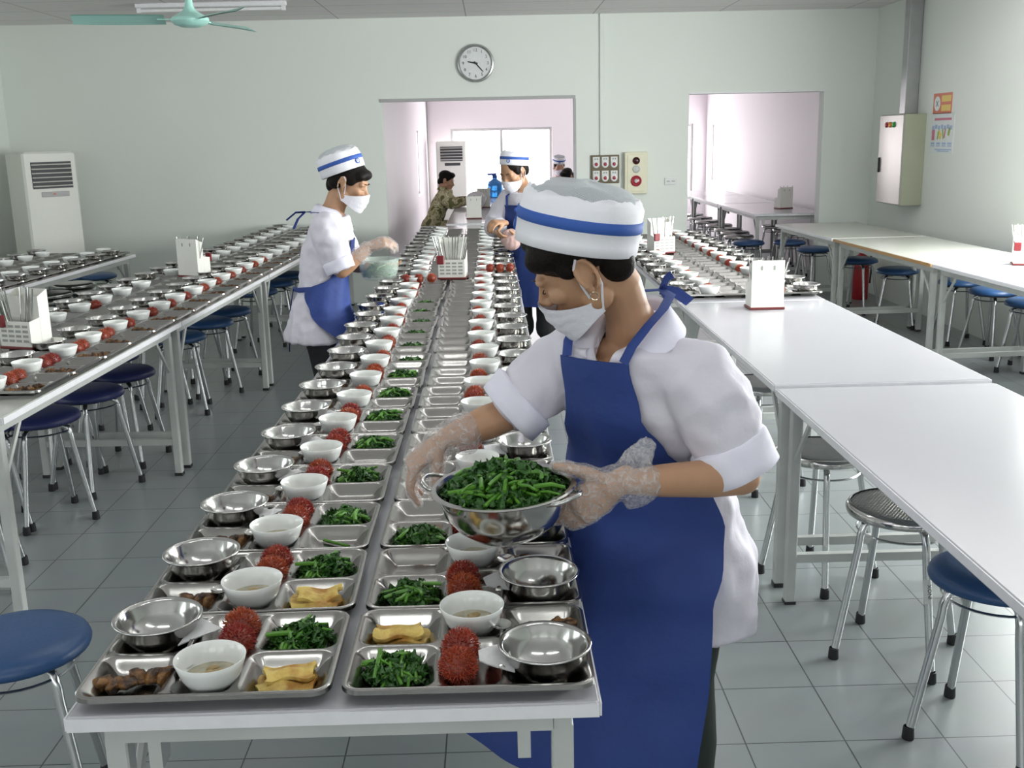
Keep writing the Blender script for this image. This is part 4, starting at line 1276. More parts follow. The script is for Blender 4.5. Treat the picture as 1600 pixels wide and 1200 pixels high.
def apron(F, root, tab, rows, name='apron', m='apron', n=41, fold=.006, seed=1):
    """rows: (z, left angle, right angle, offset, cx shift, cy shift, a scale, b scale) in degrees, top to bottom"""
    ks = sorted((r[0],) + tuple(r[1:]) for r in rows)
    zs = frange(ks[-1][0], ks[0][0], 46)
    out = MB(); g = []; gi = []
    for z in zs:
        al, ar, off, sx, sy, ka, kb = interp(ks, z)
        cx, cy, a, b = interp(tab, z)
        row = []; rin = []
        dz = (ks[-1][0] - z)
        for j in range(n):
            u = j / (n - 1)
            an = radians(lerp(-al, ar, u))
            w = fold * min(1, dz * 4) * (sin(an * 5.3 + seed + 1.3 * sin(z * 7)) + .5 * sin(an * 11 + 3 * seed)) * .7
            row.append(F.ringpt((cx + sx, cy + sy, a * ka, b * kb), an, z, off + w) - F.base)
            rin.append(F.ringpt((cx + sx, cy + sy, a * ka, b * kb), an, z, off + w - .003) - F.base)
        g.append(row); gi.append(rin[::-1])
    out.grid([r[::-1] for r in g]); out.grid([r[::-1] for r in gi])
    return out.build(name, M[m], root, ang=180)

def collar(F, root, c, up, fwd, r0=.056, r1=.082, h=.036, tip=.05, m='cuff'):
    """folded shirt collar around the neck, open at the front"""
    up = V(up).normalized(); f = V(fwd); f = (f - up * f.dot(up)).normalized(); r = f.cross(up); c = V(c) - F.base
    g = []
    prof = [(r0, -.012), (r0 + .001, .010), (r0 + .004, h * .75), (r0 + .010, h), (lerp(r0, r1, .7), h * .55), (r1, -.004), (r1 + .003, -.018)]
    N = 41
    for k, (rad, z) in enumerate(prof):
        row = []
        for j in range(N):
            u = j / (N - 1) * 2 - 1
            an = u * radians(158)          # 0 = nape
            e = max(0, abs(u) - .72) / .28
            dz = -.050 * e * e - (tip * e if k >= 4 else 0) * .8
            rr = rad * (1 + .10 * e)
            d = -f * cos(an) + r * sin(an)
            row.append(c + d * rr + f * (.012 * e) + up * (z * (1 - .35 * e) + dz))
        g.append(row)
    b = MB(); b.grid(g); 
    b.grid([[p - up * .0015 for p in rw[::-1]] for rw in g])
    return b.build('collar', M[m], root, ang=180)

def lapels(F, root, half, sx=0., m='cuff'):
    """half: (inner fold, outer edge) pairs in the local frame from the nape to the front tip"""
    left = [((-i[0], i[1], i[2]), (-o[0], o[1], o[2])) for i, o in half[::-1]]
    ctl = left[:-1] + [half[0]] + list(half[1:])
    def cr(P, t):
        n = len(P) - 1; k = min(int(t * n), n - 1); u = t * n - k
        p0, p1, p2, p3 = P[max(k - 1, 0)], P[k], P[k + 1], P[min(k + 2, n)]
        return V([.5 * (2 * b + (c - a) * u + (2 * a - 5 * b + 4 * c - d) * u * u + (-a + 3 * b - 3 * c + d) * u ** 3) for a, b, c, d in zip(p0, p1, p2, p3)])
    I = [c[0] for c in ctl]; O = [c[1] for c in ctl]; N = 57; g = []
    cols = [(cr(I, j / (N - 1)), cr(O, j / (N - 1)), abs(j / (N - 1) * 2 - 1)) for j in range(N)]
    for prof in range(7):
        row = []
        for i, o, au in cols:
            fx = sx * max(0, au - .5) * 2
            d = o - i
            if prof == 0: p = i + V((0, -.002, -.034)) - d * .05
            elif prof == 1: p = i + V((0, 0, -.014)) - d * .03
            elif prof == 2: p = i + V((0, 0, 0))
            else:
                t = (prof - 2) / 4; p = i + d * t + V((0, .006 * sin(pi * t), .007 * sin(pi * t) ** .7))
            row.append(F.W(p.x + fx, p.y, p.z) - F.base)
        g.append(row)
    b = MB(); b.grid(g); b.grid([[p - V((0, 0, .0022)) for p in rw[::-1]] for rw in g[2:]])
    return b.build('collar', M[m], root, ang=180)

def sleeve_cuff(root, base, p0, p1, r0, r1, name='sleeve_cuff'):
    """rolled cuff: a loose band around the arm from p0 to p1"""
    p0, p1 = V(p0) - base, V(p1) - base
    d = (p1 - p0).normalized(); x = d.orthogonal().normalized(); y = d.cross(x)
    N = 36; rows = []
    prof = [(-.05, r0 * .90), (.0, r0 * .99), (.05, r0 * 1.05), (.35, lerp(r0, r1, .35) * 1.05), (.7, lerp(r0, r1, .7) * 1.05), (.97, r1 * 1.06), (1.0, r1 * 1.0), (.97, r1 * .94), (.6, r1 * .86)]
    for k, (t, rr) in enumerate(prof):
        row = []
        for j in range(N):
            a = 2 * pi * j / N
            w = 1 + .035 * sin(3 * a + k * .3) + .02 * sin(7 * a + k)
            row.append(p0 + (p1 - p0) * (t + .06 * sin(a + 1)) + x * (rr * w * cos(a)) + y * (rr * w * sin(a)))
        rows.append(row)
    b = MB(); b.grid(rows, closed=True)
    return b.build(name, M['cuff'], root, ang=180)

def wrinkle(amp, f1, seed, cut=None, planes=()):
    from mathutils import noise
    def post(me):
        o = V((seed * 3.1, seed * 1.7, seed))
        vals = []
        for v in me.vertices:
            q = v.co * f1 + o
            k = 1 - abs(noise.noise(V((q.x, q.y, q.z * .55)))) * 2 + .5 * noise.noise(q * 2.1)
            vals.append(v.normal * (amp * k))
        for v, d in zip(me.vertices, vals): v.co += d
        if cut:
            import bmesh
            bm = bmesh.new(); bm.from_mesh(me)
            for co, no in planes: bmesh.ops.bisect_plane(bm, geom=bm.verts[:] + bm.edges[:] + bm.faces[:], plane_co=co, plane_no=no, dist=1e-5)
            kill = [f for f in bm.faces if cut(f.calc_center_median())]
            bmesh.ops.delete(bm, geom=kill, context='FACES'); bm.to_mesh(me); bm.free()
    return post

def finish(F, bl, vox, H, cat='person', smooth=4):
    me = bl.fuse('person', M[F.skin], vox, smooth, post=lambda m: H.sockets(m), shift=F.base)
    o = link('person', me, None, F.base)
    return tag(o, F.label, cat)

STAND = [(.45, 0, 0, .15, .11), (.70, 0, -.015, .165, .115), (.80, 0, -.02, .168, .118), (.93, 0, .0, .140, .098), (1.06, 0, .02, .150, .108), (1.16, 0, .035, .158, .092), (1.22, 0, .04, .10, .07), (1.26, 0, .042, .060, .055)]
def leaned(tab, L, z0=.80, k=1.):
    return [(z, cx, cy + L * max(0, (z - z0) / .46) ** 1.15, a * k, b * k) for z, cx, cy, a, b in tab]

def legs_standing(F, bl, hip=.74, infl=0., gap=.085, knee=.44, zlow=.05):
    for q in (-1, 1):
        bl.loft([F.W(q * gap, -.015, hip), F.W(q * (gap + .005), .005, lerp(hip, knee, .5)), F.W(q * (gap + .005), .012, knee), F.W(q * (gap + .005), -.012, knee * .62), F.W(q * (gap + .005), -.01, max(zlow, .085))],
                [(.082 + infl, .085 + infl), (.068 + infl, .07 + infl), (.050 + infl, .052 + infl), (.049 + infl, .052 + infl), (.032 + infl * 1.4, .034 + infl * 1.4)], 16, F.r)
def feet(F, bl, gap=.09, infl=0.):
    for q in (-1, 1):
        bl.loft([F.W(q * gap, -.05, .035), F.W(q * gap, .02, .035), F.W(q * (gap + .01), .11, .024), F.W(q * (gap + .012), .165, .018)], [(.032 + infl, .034 + infl), (.036 + infl, .033 + infl), (.042 + infl, .022 + infl), (.034 + infl, .014 + infl)], 14, F.r)

def arm(bl, sh, el, wr, r=(.047, .040, .036, .031, .024), infl=0., ref=None):
    sh, el, wr = V(sh), V(el), V(wr)
    d1 = (el - sh).normalized()
    bl.loft([sh, lerp(sh, el, .45), el - d1 * .02], [r[0] + infl, r[1] + infl, r[2] + infl], 16)
    bl.loft([el, lerp(el, wr, .3), lerp(el, wr, .7), wr], [r[2] * .98 + infl, r[2] * 1.02 + infl, r[3] + infl, (r[4] * 1.12 + infl, r[4] * .9 + infl)], 16)
def sleeve(bl, sh, el, end, r0, r1, inset=None):
    sh, el = V(sh), V(el); p = lerp(sh, el, end)
    a = sh if inset is None else V(inset)
    bl.loft([a, lerp(a, sh, .6), lerp(sh, p, .35), lerp(sh, p, .72), p], [r0 * .85, r0 * .97, r0, lerp(r0, r1, .5) * 1.03, r1], 20)

# ---------------------------------------------------------------- the woman in front
def front_woman():
    F = Fig('woman in white cap, face mask and blue apron holding a steel bowl of greens', (.325, 2.125), (-.60, -.80))
    tab = leaned(STAND, .085, .80, 1.0)
    H = Head((.167, 2.007, 1.345), (-.795, .229, -.562), (-.596, -.122, .793), 1.035)
    shL = F.W(-.150, .098, 1.128); shR = F.W(.142, .085, 1.140)
    elL = V((.470, 1.935, .928)); wrL = V((.228, 1.822, .962))
    elR = V((.018, 2.12, 1.015)); wrR = V((-.105, 2.085, .978))
    bl = Blob()
    F.torso(bl, tab, frange(.72, 1.145, 18), -.012)
    for sh, q in ((shL, -1), (shR, 1)):
        bl.loft([F.W(q * .02, .105, 1.145), lerp(F.W(0, .1, 1.140), sh, .6), sh], [.040, .040, .040], 16)
    H.skull(bl); eyelids(H, bl); H.neck(bl, F.W(0, .085, 1.195), .044, .050)
    arm(bl, shL, elL, wrL); arm(bl, shR, elR, wrR)
    dL = (-.80, -.06, -.50); nL = (.30, -.93, .05)
    cL = [(.25, .40, .35), (.30, .42, .35), (.34, .42, .35), (.36, .42, .36)]
    hand(bl, wrL + V((-.012, -.002, 0)), dL, nL, 1, cL, 1.0, 0., (.95, .55, -.05), .05, .30)
    dR = (-.80, -.10, -.58); nR = (-.60, -.25, .76)
    cR = [(.55, .55, .35), (.62, .58, .38), (.70, .6, .4), (.80, .65, .45)]
    hand(bl, wrR + V((-.006, -.002, -.002)), dR, nR, -1, cR, 1.0, 0., (.35, .62, .62), .06, .25)
    legs_standing(F, bl); feet(F, bl)
    root = finish(F, bl, .0042, H, smooth=3)
    B = F.base
    face_parts(H, root, B, closed=True)
    # hair under the cap
    hb = Blob()
    H.E(hb, (0, -.020, .046), (.085, .098, .078), 26, 14)
    for q in (-1, 1):
        H.E(hb, (q * .054, .030, .060), (.031, .046, .032)); H.E(hb, (q * .068, .016, .026), (.012, .020, .028)); H.E(hb, (q * .036, -.056, -.030), (.024, .036, .038))
    H.E(hb, (0, .038, .086), (.056, .034, .026)); H.E(hb, (0, -.078, -.006), (.056, .032, .042));
    hb.ell((.236, 2.035, 1.330), (.040, .056, .042), 18, 12)
    ho = link('hair', hb.fuse('hair', M['hair'], .005, 4, shift=B), root)
    cap(root, B, (.156, 2.0, 1.372), (.15, -.085, .98), (-.98, .12, .12), .098, .1165, .080, .125, 1.0, .0)
    mask(H, root, B, -.020)
    er = MB(); er.tube([H.P(-.080, .001 + .007 * cos(a), -.046 + .008 * sin(a)) - B for a in frange(1.7, 7.6, 14)], .0013, 6); er.build('earring', M['gold'], root)
    # shirt
    sb = Blob()
    tab2 = [(.54, -.015, -.05, .188, .145), (.70, -.015, -.03, .190, .142)] + tab[2:]
    F.torso(sb, tab2, frange(.545, 1.175, 24), .010)
    for sh, el, e, r0, r1, q in ((shL, elL, .72, .076, .064, -1), (shR, elR, .74, .072, .062, 1)):
        sb.loft([F.W(q * .035, .10, 1.158), lerp(F.W(0, .098, 1.152), sh, .55), sh], [.046, .054, .062], 18)
        sleeve(sb, sh, el, e, r0, r1, lerp(F.W(0, .095, 1.11), sh, .75))
    sb.ell(F.W(0, .055, 1.168), (.085, .085, .055), 20, 12)
    loc = lambda p: ((p - F.W(0, 0, 0)).dot(F.r), (p - F.W(0, 0, 0)).dot(F.f), p.z)
    def cut(p):
        x, y, z = loc(p)
        return z > 1.09 and y > .10 and abs(x - .012) < (z - 1.105) * .46 + .002
    so = link('shirt', sb.fuse('shirt', M['shirt'], .0065, 5, post=wrinkle(.0075, 13, 2, cut, [(F.W(.014, 0, 1.105), F.r - V((0, 0, .46))), (F.W(.010, 0, 1.105), F.r + V((0, 0, .46)))]), shift=B), root)
    # collar: stand round the nape and two wide lapels that meet at the top of the bib
    lapels(F, so, [((0, .020, 1.262), (0, -.012, 1.222)), ((.046, .042, 1.256), (.080, .026, 1.208)), ((.058, .092, 1.232), (.112, .095, 1.190)), ((.042, .158, 1.184), (.100, .172, 1.166)), ((.010, .186, 1.148), (.052, .196, 1.142))], .012)
    sleeve_cuff(so, B, lerp(shL, elL, .64), lerp(shL, elL, .97), .074, .072)
    sleeve_cuff(so, B, lerp(shR, elR, .70), lerp(shR, elR, .98), .074, .071)
    # trousers and shoes
    tb = Blob(); legs_standing(F, tb, .75, .012, zlow=.06); F.torso(tb, tab, frange(.70, .90, 8), .004)
    link('trousers', tb.fuse('trousers', M['trouser'], .008, 4, shift=B), root)
    fb = Blob(); feet(F, fb, infl=.005); link('shoes', fb.fuse('shoes', M['sandal'], .006, 3, shift=B), root)
    # apron: bib, waist, skirt
    rows = [(1.160, 20, 33, .022, 0, .006, 1, 1), (1.05, 26, 34, .026, 0, .008, 1, 1), (.98, 38, 46, .028, 0, .008, 1, 1), (.90, 64, 80, .030, 0, .0, 1.05, 1.1), (.82, 64, 98, .028, 0, 0, 1.08, 1.15),
            (.66, 52, 98, .035, .01, .02, 1.08, 1.2), (.52, 58, 92, .045, .05, .06, 1.22, 1.25), (.30, 66, 86, .05, .13, .12, 1.55, 1.35)]
    ao = apron(F, root, tab2, rows, seed=2, fold=.009)
    # neck straps and bow
    nk = F.W(-.01, -.012, 1.268)
    tL = F.W(-.050, .212, 1.160); tR = F.W(.080, .205, 1.160)
    ribbon(ao, B, [tL, F.W(-.062, .200, 1.192), F.W(-.074, .160, 1.226), F.W(-.076, .105, 1.250), F.W(-.055, .035, 1.266), nk], .0105, 'strap', M['apron'], F.r)
    ribbon(ao, B, [tR, F.W(.086, .190, 1.188), F.W(.090, .155, 1.216), F.W(.082, .100, 1.240), F.W(.055, .035, 1.264), nk], .0105, 'strap', M['apron'], F.r)
    for e in ((V((.062, .02, -.030))), V((.022, .0, .030)), V((.012, -.02, -.040))):
        ribbon(ao, B, [nk, nk + e * .5 + V((0, 0, .008)), nk + e], .012, 'bow', M['apron'], V((0, -.5, 1)))
    # gloves
    for q, wr, d, n_, cu, th, sp, tc, el in ((1, wrL + V((-.012, -.002, 0)), dL, nL, cL, (.95, .55, -.05), .05, .30, elL), (-1, wrR + V((-.006, -.002, -.002)), dR, nR, cR, (.35, .62, .62), .06, .25, elR)):
        gb = Blob(); hand(gb, wr, d, n_, q, cu, 1.0, .0035, th, sp, tc)
        bk = (V(el) - wr).normalized()
        gb.loft([wr - bk * .01, wr + bk * .02, wr + bk * .045], [.032, .036, .042], 18)
        if q == 1:
            gb.loft([wr + bk * .02 + V((0, -.005, .015)), wr + bk * .038 + V((0, -.01, .045)), wr + bk * .062 + V((.005, -.01, .078))], [(.030, .012), (.028, .010), (.016, .005)], 12, V((1, 0, .3)))
            gb.loft([wr + bk * .035 + V((0, 0, -.02)), wr + bk * .05 + V((-.005, 0, -.044))], [(.03, .012), (.024, .006)], 12, V((1, 0, 0)))
        else:
            gb.loft([wr + bk * .02, wr + bk * .05 + V((.0, -.01, -.016))], [(.04, .03), (.044, .03)], 14)
        go = link('glove', gb.fuse('glove', M['glove'], .0042, 2, post=wrinkle(.0022, 42, 5 + q), shift=B), root)
    return root
front_woman()

# ---------------------------------------------------------------- the man at the middle run
def man_left():
    F = Fig('young man in white cap, mask and blue apron adding greens from a bowl', (-.835, 5.10), (1, .10))
    tab = leaned(STAND, .035, .82, .97)
    H = Head((-.672, 5.10, 1.385), (.90, -.16, -.40), (0, 0, 1), .97)
    shR = F.W(.135, .045, 1.185); shL = F.W(-.15, .05, 1.185)
    elR = V((-.710, 4.945, .985)); wrR = V((-.590, 4.985, 1.085))
    elL = V((-.700, 5.28, .975)); wrL = V((-.615, 5.235, .965))
    bl = Blob(); F.torso(bl, tab, frange(.72, 1.235, 16), -.012)
    for sh, q in ((shL, -1), (shR, 1)): bl.loft([F.W(q * .02, .06, 1.205), lerp(F.W(0, .06, 1.21), sh, .6), sh], [.055, .053, .047], 16)
    H.skull(bl); eyelids(H, bl); H.neck(bl, F.W(0, .065, 1.225))
    arm(bl, shR, elR, wrR); arm(bl, shL, elL, wrL)
    hand(bl, wrR, (.85, .05, .30), (-.2, -.55, .8), -1, [(.55, .6, .4)] * 4, 1., 0., (.3, .7, .6), .03, .3)
    hand(bl, wrL, (.9, -.25, -.05), (0, -.2, -1), 1, [(.25, .3, .3)] * 4, 1., 0., (.8, .5, .2), .08, .3)
    legs_standing(F, bl); feet(F, bl)
    root = finish(F, bl, .0055, H); B = F.base
    face_parts(H, root, B, closed=True)
    hb = Blob(); H.E(hb, (0, -.018, .042), (.080, .096, .078), 24, 12); H.E(hb, (0, .060, .066), (.062, .034, .026))
    for q in (-1, 1): H.E(hb, (q * .066, .022, .024), (.014, .026, .030)); H.E(hb, (q * .05, .055, .055), (.026, .026, .022)); H.E(hb, (q * .055, -.052, -.006), (.026, .040, .044))
    H.E(hb, (0, -.074, -.030), (.055, .034, .050))
    link('hair', hb.fuse('hair', M['hair'], .006, 3, shift=B), root)
    cap(root, B, (-.697, 5.10, 1.432), (-.30, .02, .95), (1, -.12, .25), .094, .108, .072, .122, 1.0, .52)
    mask(H, root, B, -.016)
    sb = Blob(); tab2 = [(.64, 0, -.02, .200, .160)] + tab[2:]
    F.torso(sb, tab2, frange(.645, 1.225, 22), .010)
    for sh, el, q in ((shR, elR, 1), (shL, elL, -1)):
        sb.loft([F.W(q * .03, .055, 1.20), lerp(F.W(0, .055, 1.205), sh, .55), sh], [.058, .060, .064], 16)
        sleeve(sb, sh, el, .78, .074, .062, lerp(F.W(0, .05, 1.17), sh, .75))
    so = link('shirt', sb.fuse('shirt', M['shirt'], .007, 4, post=wrinkle(.010, 12, 7), shift=B), root)
    collar(F, so, F.W(0, .058, 1.238), F.f * .3 + V((0, 0, 1)), F.f, .058, .084, .034, .04)
    sleeve_cuff(so, B, lerp(shR, elR, .74), lerp(shR, elR, 1.0), .071, .066); sleeve_cuff(so, B, lerp(shL, elL, .74), lerp(shL, elL, 1.0), .071, .066)
    tb = Blob(); legs_standing(F, tb, .75, .012, zlow=.06); F.torso(tb, tab, frange(.68, .86, 8), -.008)
    link('trousers', tb.fuse('trousers', M['denim'], .008, 4, shift=B), root)
    fb = Blob(); feet(F, fb, infl=.005); link('shoes', fb.fuse('shoes', M['black'], .007, 3, shift=B), root)
    rows = [(1.12, 34, 30, .028, 0, .0, 1, 1), (1.02, 40, 38, .030, 0, .0, 1, 1), (.95, 70, 70, .030, 0, .0, 1.02, 1.05), (.90, 120, 122, .030, 0, 0, 1.02, 1.05), (.80, 105, 100, .034, 0, 0, 1.02, 1.07), (.64, 80, 62, .045, .0, .01, 1.05, 1.1), (.48, 60, 45, .04, 0, .02, 1.2, 1.3)]
    ao = apron(F, root, tab2, rows, seed=4)
    nk = F.W(0, -.055, 1.252)
    for q in (-1, 1): ribbon(ao, B, [F.W(q * .075, .15, 1.12), F.W(q * .092, .115, 1.20), F.W(q * .075, .02, 1.252), nk], .008, 'strap', M['apron'], F.r)
    ribbon(ao, B, [nk, nk + V((-.04, -.02, .0)), nk + V((-.085, -.03, -.035))], .009, 'bow', M['apron'], V((0, -1, .6)))
    ribbon(ao, B, [nk, nk + V((-.03, -.03, -.03)), nk + V((-.05, -.05, -.075))], .011, 'bow', M['apron'], V((1, -1, 0)))
    wk = F.W(-.02, -.135, .885)
    ribbon(ao, B, [F.W(.165, .0, .905), F.W(.115, -.10, .895), wk], .012, 'waist_tie', M['apron'], V((0, 0, 1)))
    ribbon(ao, B, [wk, wk + V((-.02, -.04, -.12)), wk + V((-.03, -.05, -.30))], .014, 'waist_tie', M['apron'], V((0, -1, 0)))
    gb = Blob(); hand(gb, wrR, (.85, .05, .30), (-.2, -.55, .8), -1, [(.55, .6, .4)] * 4, 1., .0045, (.3, .7, .6), .03, .3)
    bk = (elR - wrR).normalized(); gb.loft([wrR, wrR + bk * .05], [.034, .042], 14)
    link('glove', gb.fuse('glove', M['glove'], .006, 2, post=wrinkle(.002, 40, 3), shift=B), root)
man_left()
t = thing('plastic_bowl', 'translucent green bowl of chopped greens held by the young man', 'bowl', (-.56, 5.17, .915))
b = MB(); b.lathe([(0, 0), (.07, 0), (.085, .012), (.094, .05), (.098, .085), (.101, .10), (.098, .10), (.094, .085), (.09, .05), (.08, .016), (0, .006)], 36); b.build('vessel', M['green_bowl'], t)
g = leafy('chopped_greens', 24, 240, .082, .082, .062, 91, 1.1); g.location = (-.56, 5.17, .923); del g['group']; tag(g, 'chopped greens inside the translucent bowl of the young man', 'greens')

# ---------------------------------------------------------------- the woman behind the middle run
def woman_back():
    F = Fig('woman in white cap and blue apron standing at the far right of the middle run', (.285, 7.42), (-.46, -.89))
    tab = leaned(STAND, .10, .80, .98)
    H = Head((.150, 7.34, 1.352), (-.62, -.66, -.46), (0, 0, 1), 1.0)
    shR = F.W(.15, .11, 1.16); shL = F.W(-.155, .11, 1.16)
    elR = F.W(.235, .16, .97); wrR = V((.075, 7.16, 1.02)); elL = F.W(-.22, .17, .94); wrL = V((.16, 7.08, .935))
    bl = Blob(); F.torso(bl, tab, frange(.72, 1.215, 16), -.012)
    for sh, q in ((shL, -1), (shR, 1)): bl.loft([F.W(q * .02, .115, 1.175), lerp(F.W(0, .115, 1.18), sh, .6), sh], [.055, .053, .047], 16)
    H.skull(bl); eyelids(H, bl); H.neck(bl, F.W(0, .11, 1.20))
    arm(bl, shR, elR, wrR); arm(bl, shL, elL, wrL)
    hand(bl, wrR, (-.6, -.6, .1), (-.2, -.5, .85), -1, [(.6, .7, .5)] * 4, 1.05, 0., (.3, .7, .6), .03, .3)
    hand(bl, wrL, (-.85, -.4, -.1), (0, -.3, -.9), 1, [(.4, .5, .4)] * 4, 1.05, 0., (.8, .5, .2), .05, .3)
    legs_standing(F, bl); feet(F, bl)
    root = finish(F, bl, .0065, H); B = F.base
    face_parts(H, root, B, closed=True)
    hb = Blob(); H.E(hb, (0, -.020, .040), (.0815, .096, .078), 24, 12)
    for q in (-1, 1): H.E(hb, (q * .064, .020, .020), (.014, .024, .036)); H.E(hb, (q * .056, -.055, -.012), (.028, .040, .048))
    H.E(hb, (0, -.08, -.02), (.055, .034, .05)); H.E(hb, (0, -.11, .01), (.036, .036, .036))
    link('hair', hb.fuse('hair', M['hair'], .006, 3, shift=B), root)
    cap(root, B, (.158, 7.35, 1.392), (.06, .02, 1), (-.66, -.74, .1), .094, .106, .07, .112, 1.0, -.35)
    mask(H, root, B, -.016)
    sb = Blob(); tab2 = [(.62, 0, -.02, .18, .13)] + tab[2:]
    F.torso(sb, tab2, frange(.625, 1.205, 22), .010)
    for sh, el, wr, q in ((shR, elR, wrR, 1), (shL, elL, wrL, -1)):
        sb.loft([F.W(q * .03, .11, 1.17), lerp(F.W(0, .11, 1.175), sh, .55), sh], [.058, .060, .064], 16)
        sleeve(sb, sh, el, 1.0, .072, .058, lerp(F.W(0, .105, 1.14), sh, .75))
        sb.loft([el, lerp(el, wr, .6)], [.058, .048], 14)
    so = link('shirt', sb.fuse('shirt', M['shirt'], .008, 4, post=wrinkle(.010, 12, 9), shift=B), root)
    collar(F, so, F.W(0, .11, 1.215), F.f * .4 + V((0, 0, 1)), F.f, .058, .088, .034, .05)
    tb = Blob()
    for q in (-1, 1):
        tb.loft([F.W(q * .085, -.015, .75), F.W(q * .09, .01, .6), F.W(q * .09, .012, .44), F.W(q * .09, .0, .27)], [.095, .082, .070, .068], 16)
        tb.loft([F.W(q * .09, .0, .29), F.W(q * .09, .0, .25)], [.076, .076], 16)
    F.torso(tb, tab, frange(.68, .90, 8), .002)
    link('trousers', tb.fuse('trousers', M['denim'], .008, 3, shift=B), root)
    fb = Blob()
    for q in (-1, 1): fb.loft([F.W(q * .09, -.07, .012), F.W(q * .1, .05, .012), F.W(q * .105, .18, .012)], [(.034, .014), (.042, .014), (.04, .013)], 14, F.r); fb.loft([F.W(q * .05, .08, .03), F.W(q * .1, .085, .058), F.W(q * .15, .08, .03)], [(.008, .02)] * 3, 10, F.f)
    link('sandals', fb.fuse('sandals', M['sandal'], .006, 2, shift=B), root)
    rows = [(1.13, 36, 38, .034, 0, .01, 1, 1), (1.02, 44, 46, .038, 0, .01, 1, 1), (.94, 76, 80, .034, 0, .0, 1.02, 1.05), (.88, 106, 110, .028, 0, 0, 1.02, 1.05), (.70, 104, 98, .025, 0, 0, 1.0, 1.05), (.43, 92, 88, .04, .0, .02, 1.1, 1.15)]
    ao = apron(F, root, tab2, rows, seed=6)
    nk = F.W(0, -.0, 1.265)
    for q in (-1, 1): ribbon(ao, B, [F.W(q * .085, .235, 1.125), F.W(q * .10, .205, 1.19), F.W(q * .08, .09, 1.245), nk], .009, 'strap', M['apron'], F.r)
    e = MB(); c = F.W(.0, .258, 1.10) - B
    e.ell(c, (.02, .02, .02), 14, 8); e.build('badge', M['cap_blue'], ao)
woman_back()
b = Blob(); b.loft([V((.105, 7.06, .965)), V((.12, 7.05, .93)), V((.13, 7.05, .89))], [(.04, .02), (.075, .055), (.055, .045)], 16, V((1, 0, 0)))
o = link('plastic_bag', b.fuse('plastic_bag', M['bag'], .006, 2, post=wrinkle(.003, 25, 4))); tag(o, 'pinkish plastic bag held by the woman at the far right', 'bag')

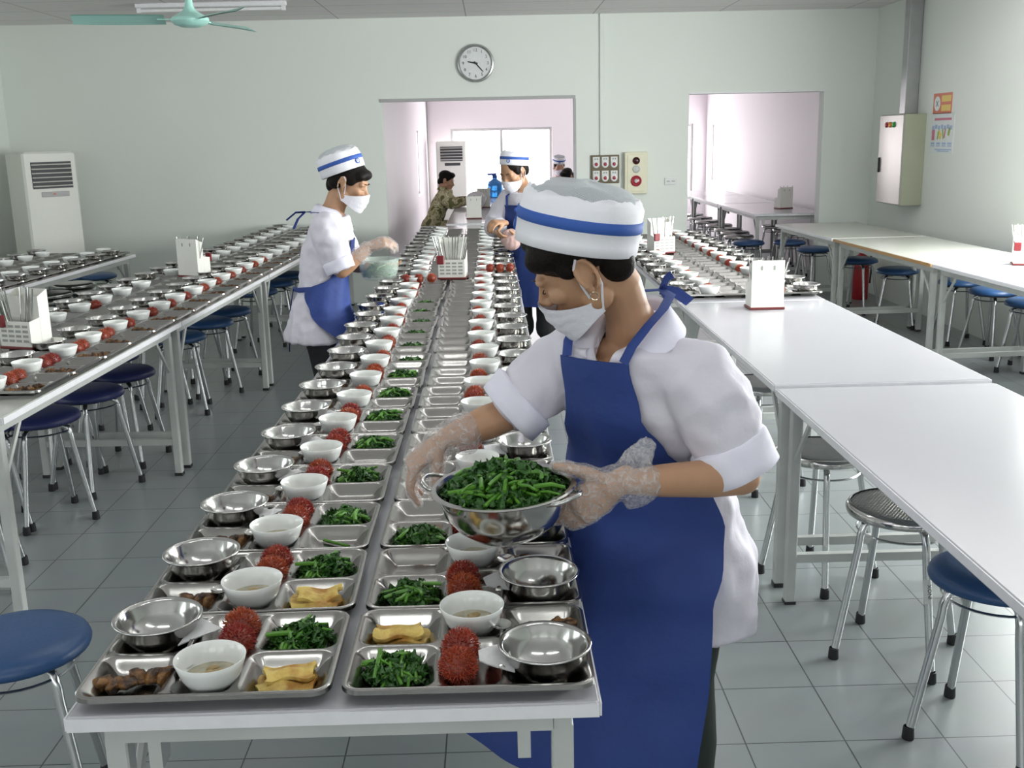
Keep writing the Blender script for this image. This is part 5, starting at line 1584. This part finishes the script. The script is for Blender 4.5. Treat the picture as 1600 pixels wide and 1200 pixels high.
# ---------------------------------------------------------------- seated people beyond the opening
def seated(label, base, face, headc, headf, top_m, elbows, wrists, hsc=1., capped=False, lean=.12, hair_top=True):
    F = Fig(label, base, face, 'skin_pale')
    tab = [(.44, 0, -.03, .17, .13), (.55, 0, -.02, .165, .12), (.68, 0, .01, .14, .10), (.80, 0, .04, .155, .11), (.90, 0, .06, .165, .095), (.96, 0, .07, .10, .07), (1.0, 0, .075, .06, .055)]
    tab = [(z, cx, cy + lean * max(0, (z - .5) / .5), a, b) for z, cx, cy, a, b in tab]
    H = Head(headc, headf, (0, 0, 1), hsc)
    y1 = .05 + lean * .8
    sh = [F.W(q * .165, y1, .895) for q in (-1, 1)]
    bl = Blob(); F.torso(bl, tab, frange(.46, .97, 14), -.012)
    for q, s_ in zip((-1, 1), sh): bl.loft([F.W(0, y1, .915), s_], [.055, .048], 14)
    H.skull(bl); H.neck(bl, F.W(0, y1 + .01, .96))
    leg = lambda b_, i: [b_.loft([F.W(q * .09, -.02, .50), F.W(q * .11, .20, .50), F.W(q * .11, .38, .47)], [.085 + i, .072 + i, .055 + i], 14) or b_.loft([F.W(q * .11, .38, .46), F.W(q * .11, .37, .26), F.W(q * .11, .35, .09)], [.055 + i, .052 + i, .036 + i], 14) for q in (-1, 1)]
    leg(bl, 0)
    for s_, e, w_, q in zip(sh, elbows, wrists, (-1, 1)):
        arm(bl, s_, e, w_); d = (V(w_) - V(e)).normalized(); hand(bl, w_, d, (0, 0, 1), -q, [(.4, .5, .4)] * 4, 1.0, 0., (.5, .6, .5))
    for q in (-1, 1): bl.loft([F.W(q * .11, .31, .035), F.W(q * .115, .45, .025)], [.034, .028], 12)
    root = finish(F, bl, .009, H, smooth=2); B = F.base
    hb = Blob(); H.E(hb, (0, -.020, .046), (.082, .096, .076), 22, 12); H.E(hb, (0, .045, .088), (.062, .044, .030))
    for q in (-1, 1): H.E(hb, (q * .066, .012, .03), (.014, .030, .030)); H.E(hb, (q * .052, -.052, -.004), (.026, .040, .044))
    H.E(hb, (0, -.074, -.030), (.055, .034, .046))
    link('hair', hb.fuse('hair', M['hair'], .008, 2, shift=B), root)
    sb = Blob(); F.torso(sb, tab, frange(.45, .965, 16), .012)
    for s_, e, w_, q in zip(sh, elbows, wrists, (-1, 1)):
        sb.loft([F.W(0, y1, .905), lerp(F.W(0, y1, .91), s_, .6), s_], [.056, .062, .066], 14)
        sleeve(sb, s_, e, 1.0, .072, .060); sb.loft([V(e), lerp(V(e), V(w_), .85)], [.060, .042], 14)
    so = link('jacket' if top_m == 'camo' else 'shirt', sb.fuse('jacket', M[top_m], .010, 3, post=wrinkle(.006, 8, 3), shift=B), root)
    collar(F, so, F.W(0, y1 + .01, .965), F.f * .3 + V((0, 0, 1)), F.f, .058, .086, .034, .04, top_m)
    tb = Blob(); leg(tb, .012); link('trousers', tb.fuse('trousers', M['camo' if top_m == 'camo' else 'denim'], .010, 3, shift=B), root)
    fb = Blob()
    for q in (-1, 1): fb.loft([F.W(q * .11, .30, .04), F.W(q * .115, .46, .03)], [.042, .034], 12)
    link('shoes', fb.fuse('shoes', M['black'], .010, 2, shift=B), root)
    if capped:
        cap(root, B, H.P(0, -.012, .058), H.u, H.f, .092, .105, .07, .11, 1.0, .2); mask(H, root, B)
    else:
        face_parts(H, root, B, closed=True)
    return root
seated('man in a camouflage jacket seated beyond the wide opening', (-.745, 13.35), (1, -.08), (-.555, 13.33, 1.075), (.93, -.12, -.34), 'camo',
       (V((-.50, 13.58, .80)), V((-.49, 13.10, .80))), (V((-.27, 13.48, .84)), V((-.26, 13.20, .83))))
seated('distant woman in white cap and mask seated at the right beyond the opening', (1.02, 15.95), (-.1, -1), (1.0, 15.80, 1.145), (.15, -.95, -.25), 'shirt',
       (V((.78, 15.72, .74)), V((1.24, 15.72, .74))), (V((.86, 15.48, .77)), V((1.14, 15.48, .77))), 1., True)
seated('dark-haired person with bowed head beside the distant masked woman', (1.19, 15.25), (-.7, -.7), (1.07, 15.13, 1.02), (-.6, -.55, -.58), 'shirt',
       (V((.96, 15.22, .72)), V((1.18, 14.98, .72))), (V((.86, 15.05, .76)), V((1.0, 14.9, .76))))
def wipe(o):
    for c in list(o.children): wipe(c)
    bpy.data.objects.remove(o)
for o in [o for o in bpy.data.objects if o.get('label') == 'x']: wipe(o)
# ------------------------------------------------------------------ render settings
w = bpy.data.worlds.new('sky'); SC.world = w; w.use_nodes = True
w.node_tree.nodes['Background'].inputs[0].default_value = (.75, .85, 1, 1); w.node_tree.nodes['Background'].inputs[1].default_value = .6
vs = SC.view_settings
vs.view_transform = 'Standard'; vs.look = 'None'; vs.exposure = 0.25; vs.gamma = 1; vs.use_curve_mapping = False
SC.cycles.use_denoising = True
SC.cycles.max_bounces = 8; SC.cycles.diffuse_bounces = 4; SC.cycles.glossy_bounces = 5; SC.cycles.transparent_max_bounces = 12; SC.cycles.transmission_bounces = 4
SC.cycles.sample_clamp_indirect = 6; SC.cycles.caustics_reflective = False; SC.cycles.caustics_refractive = False
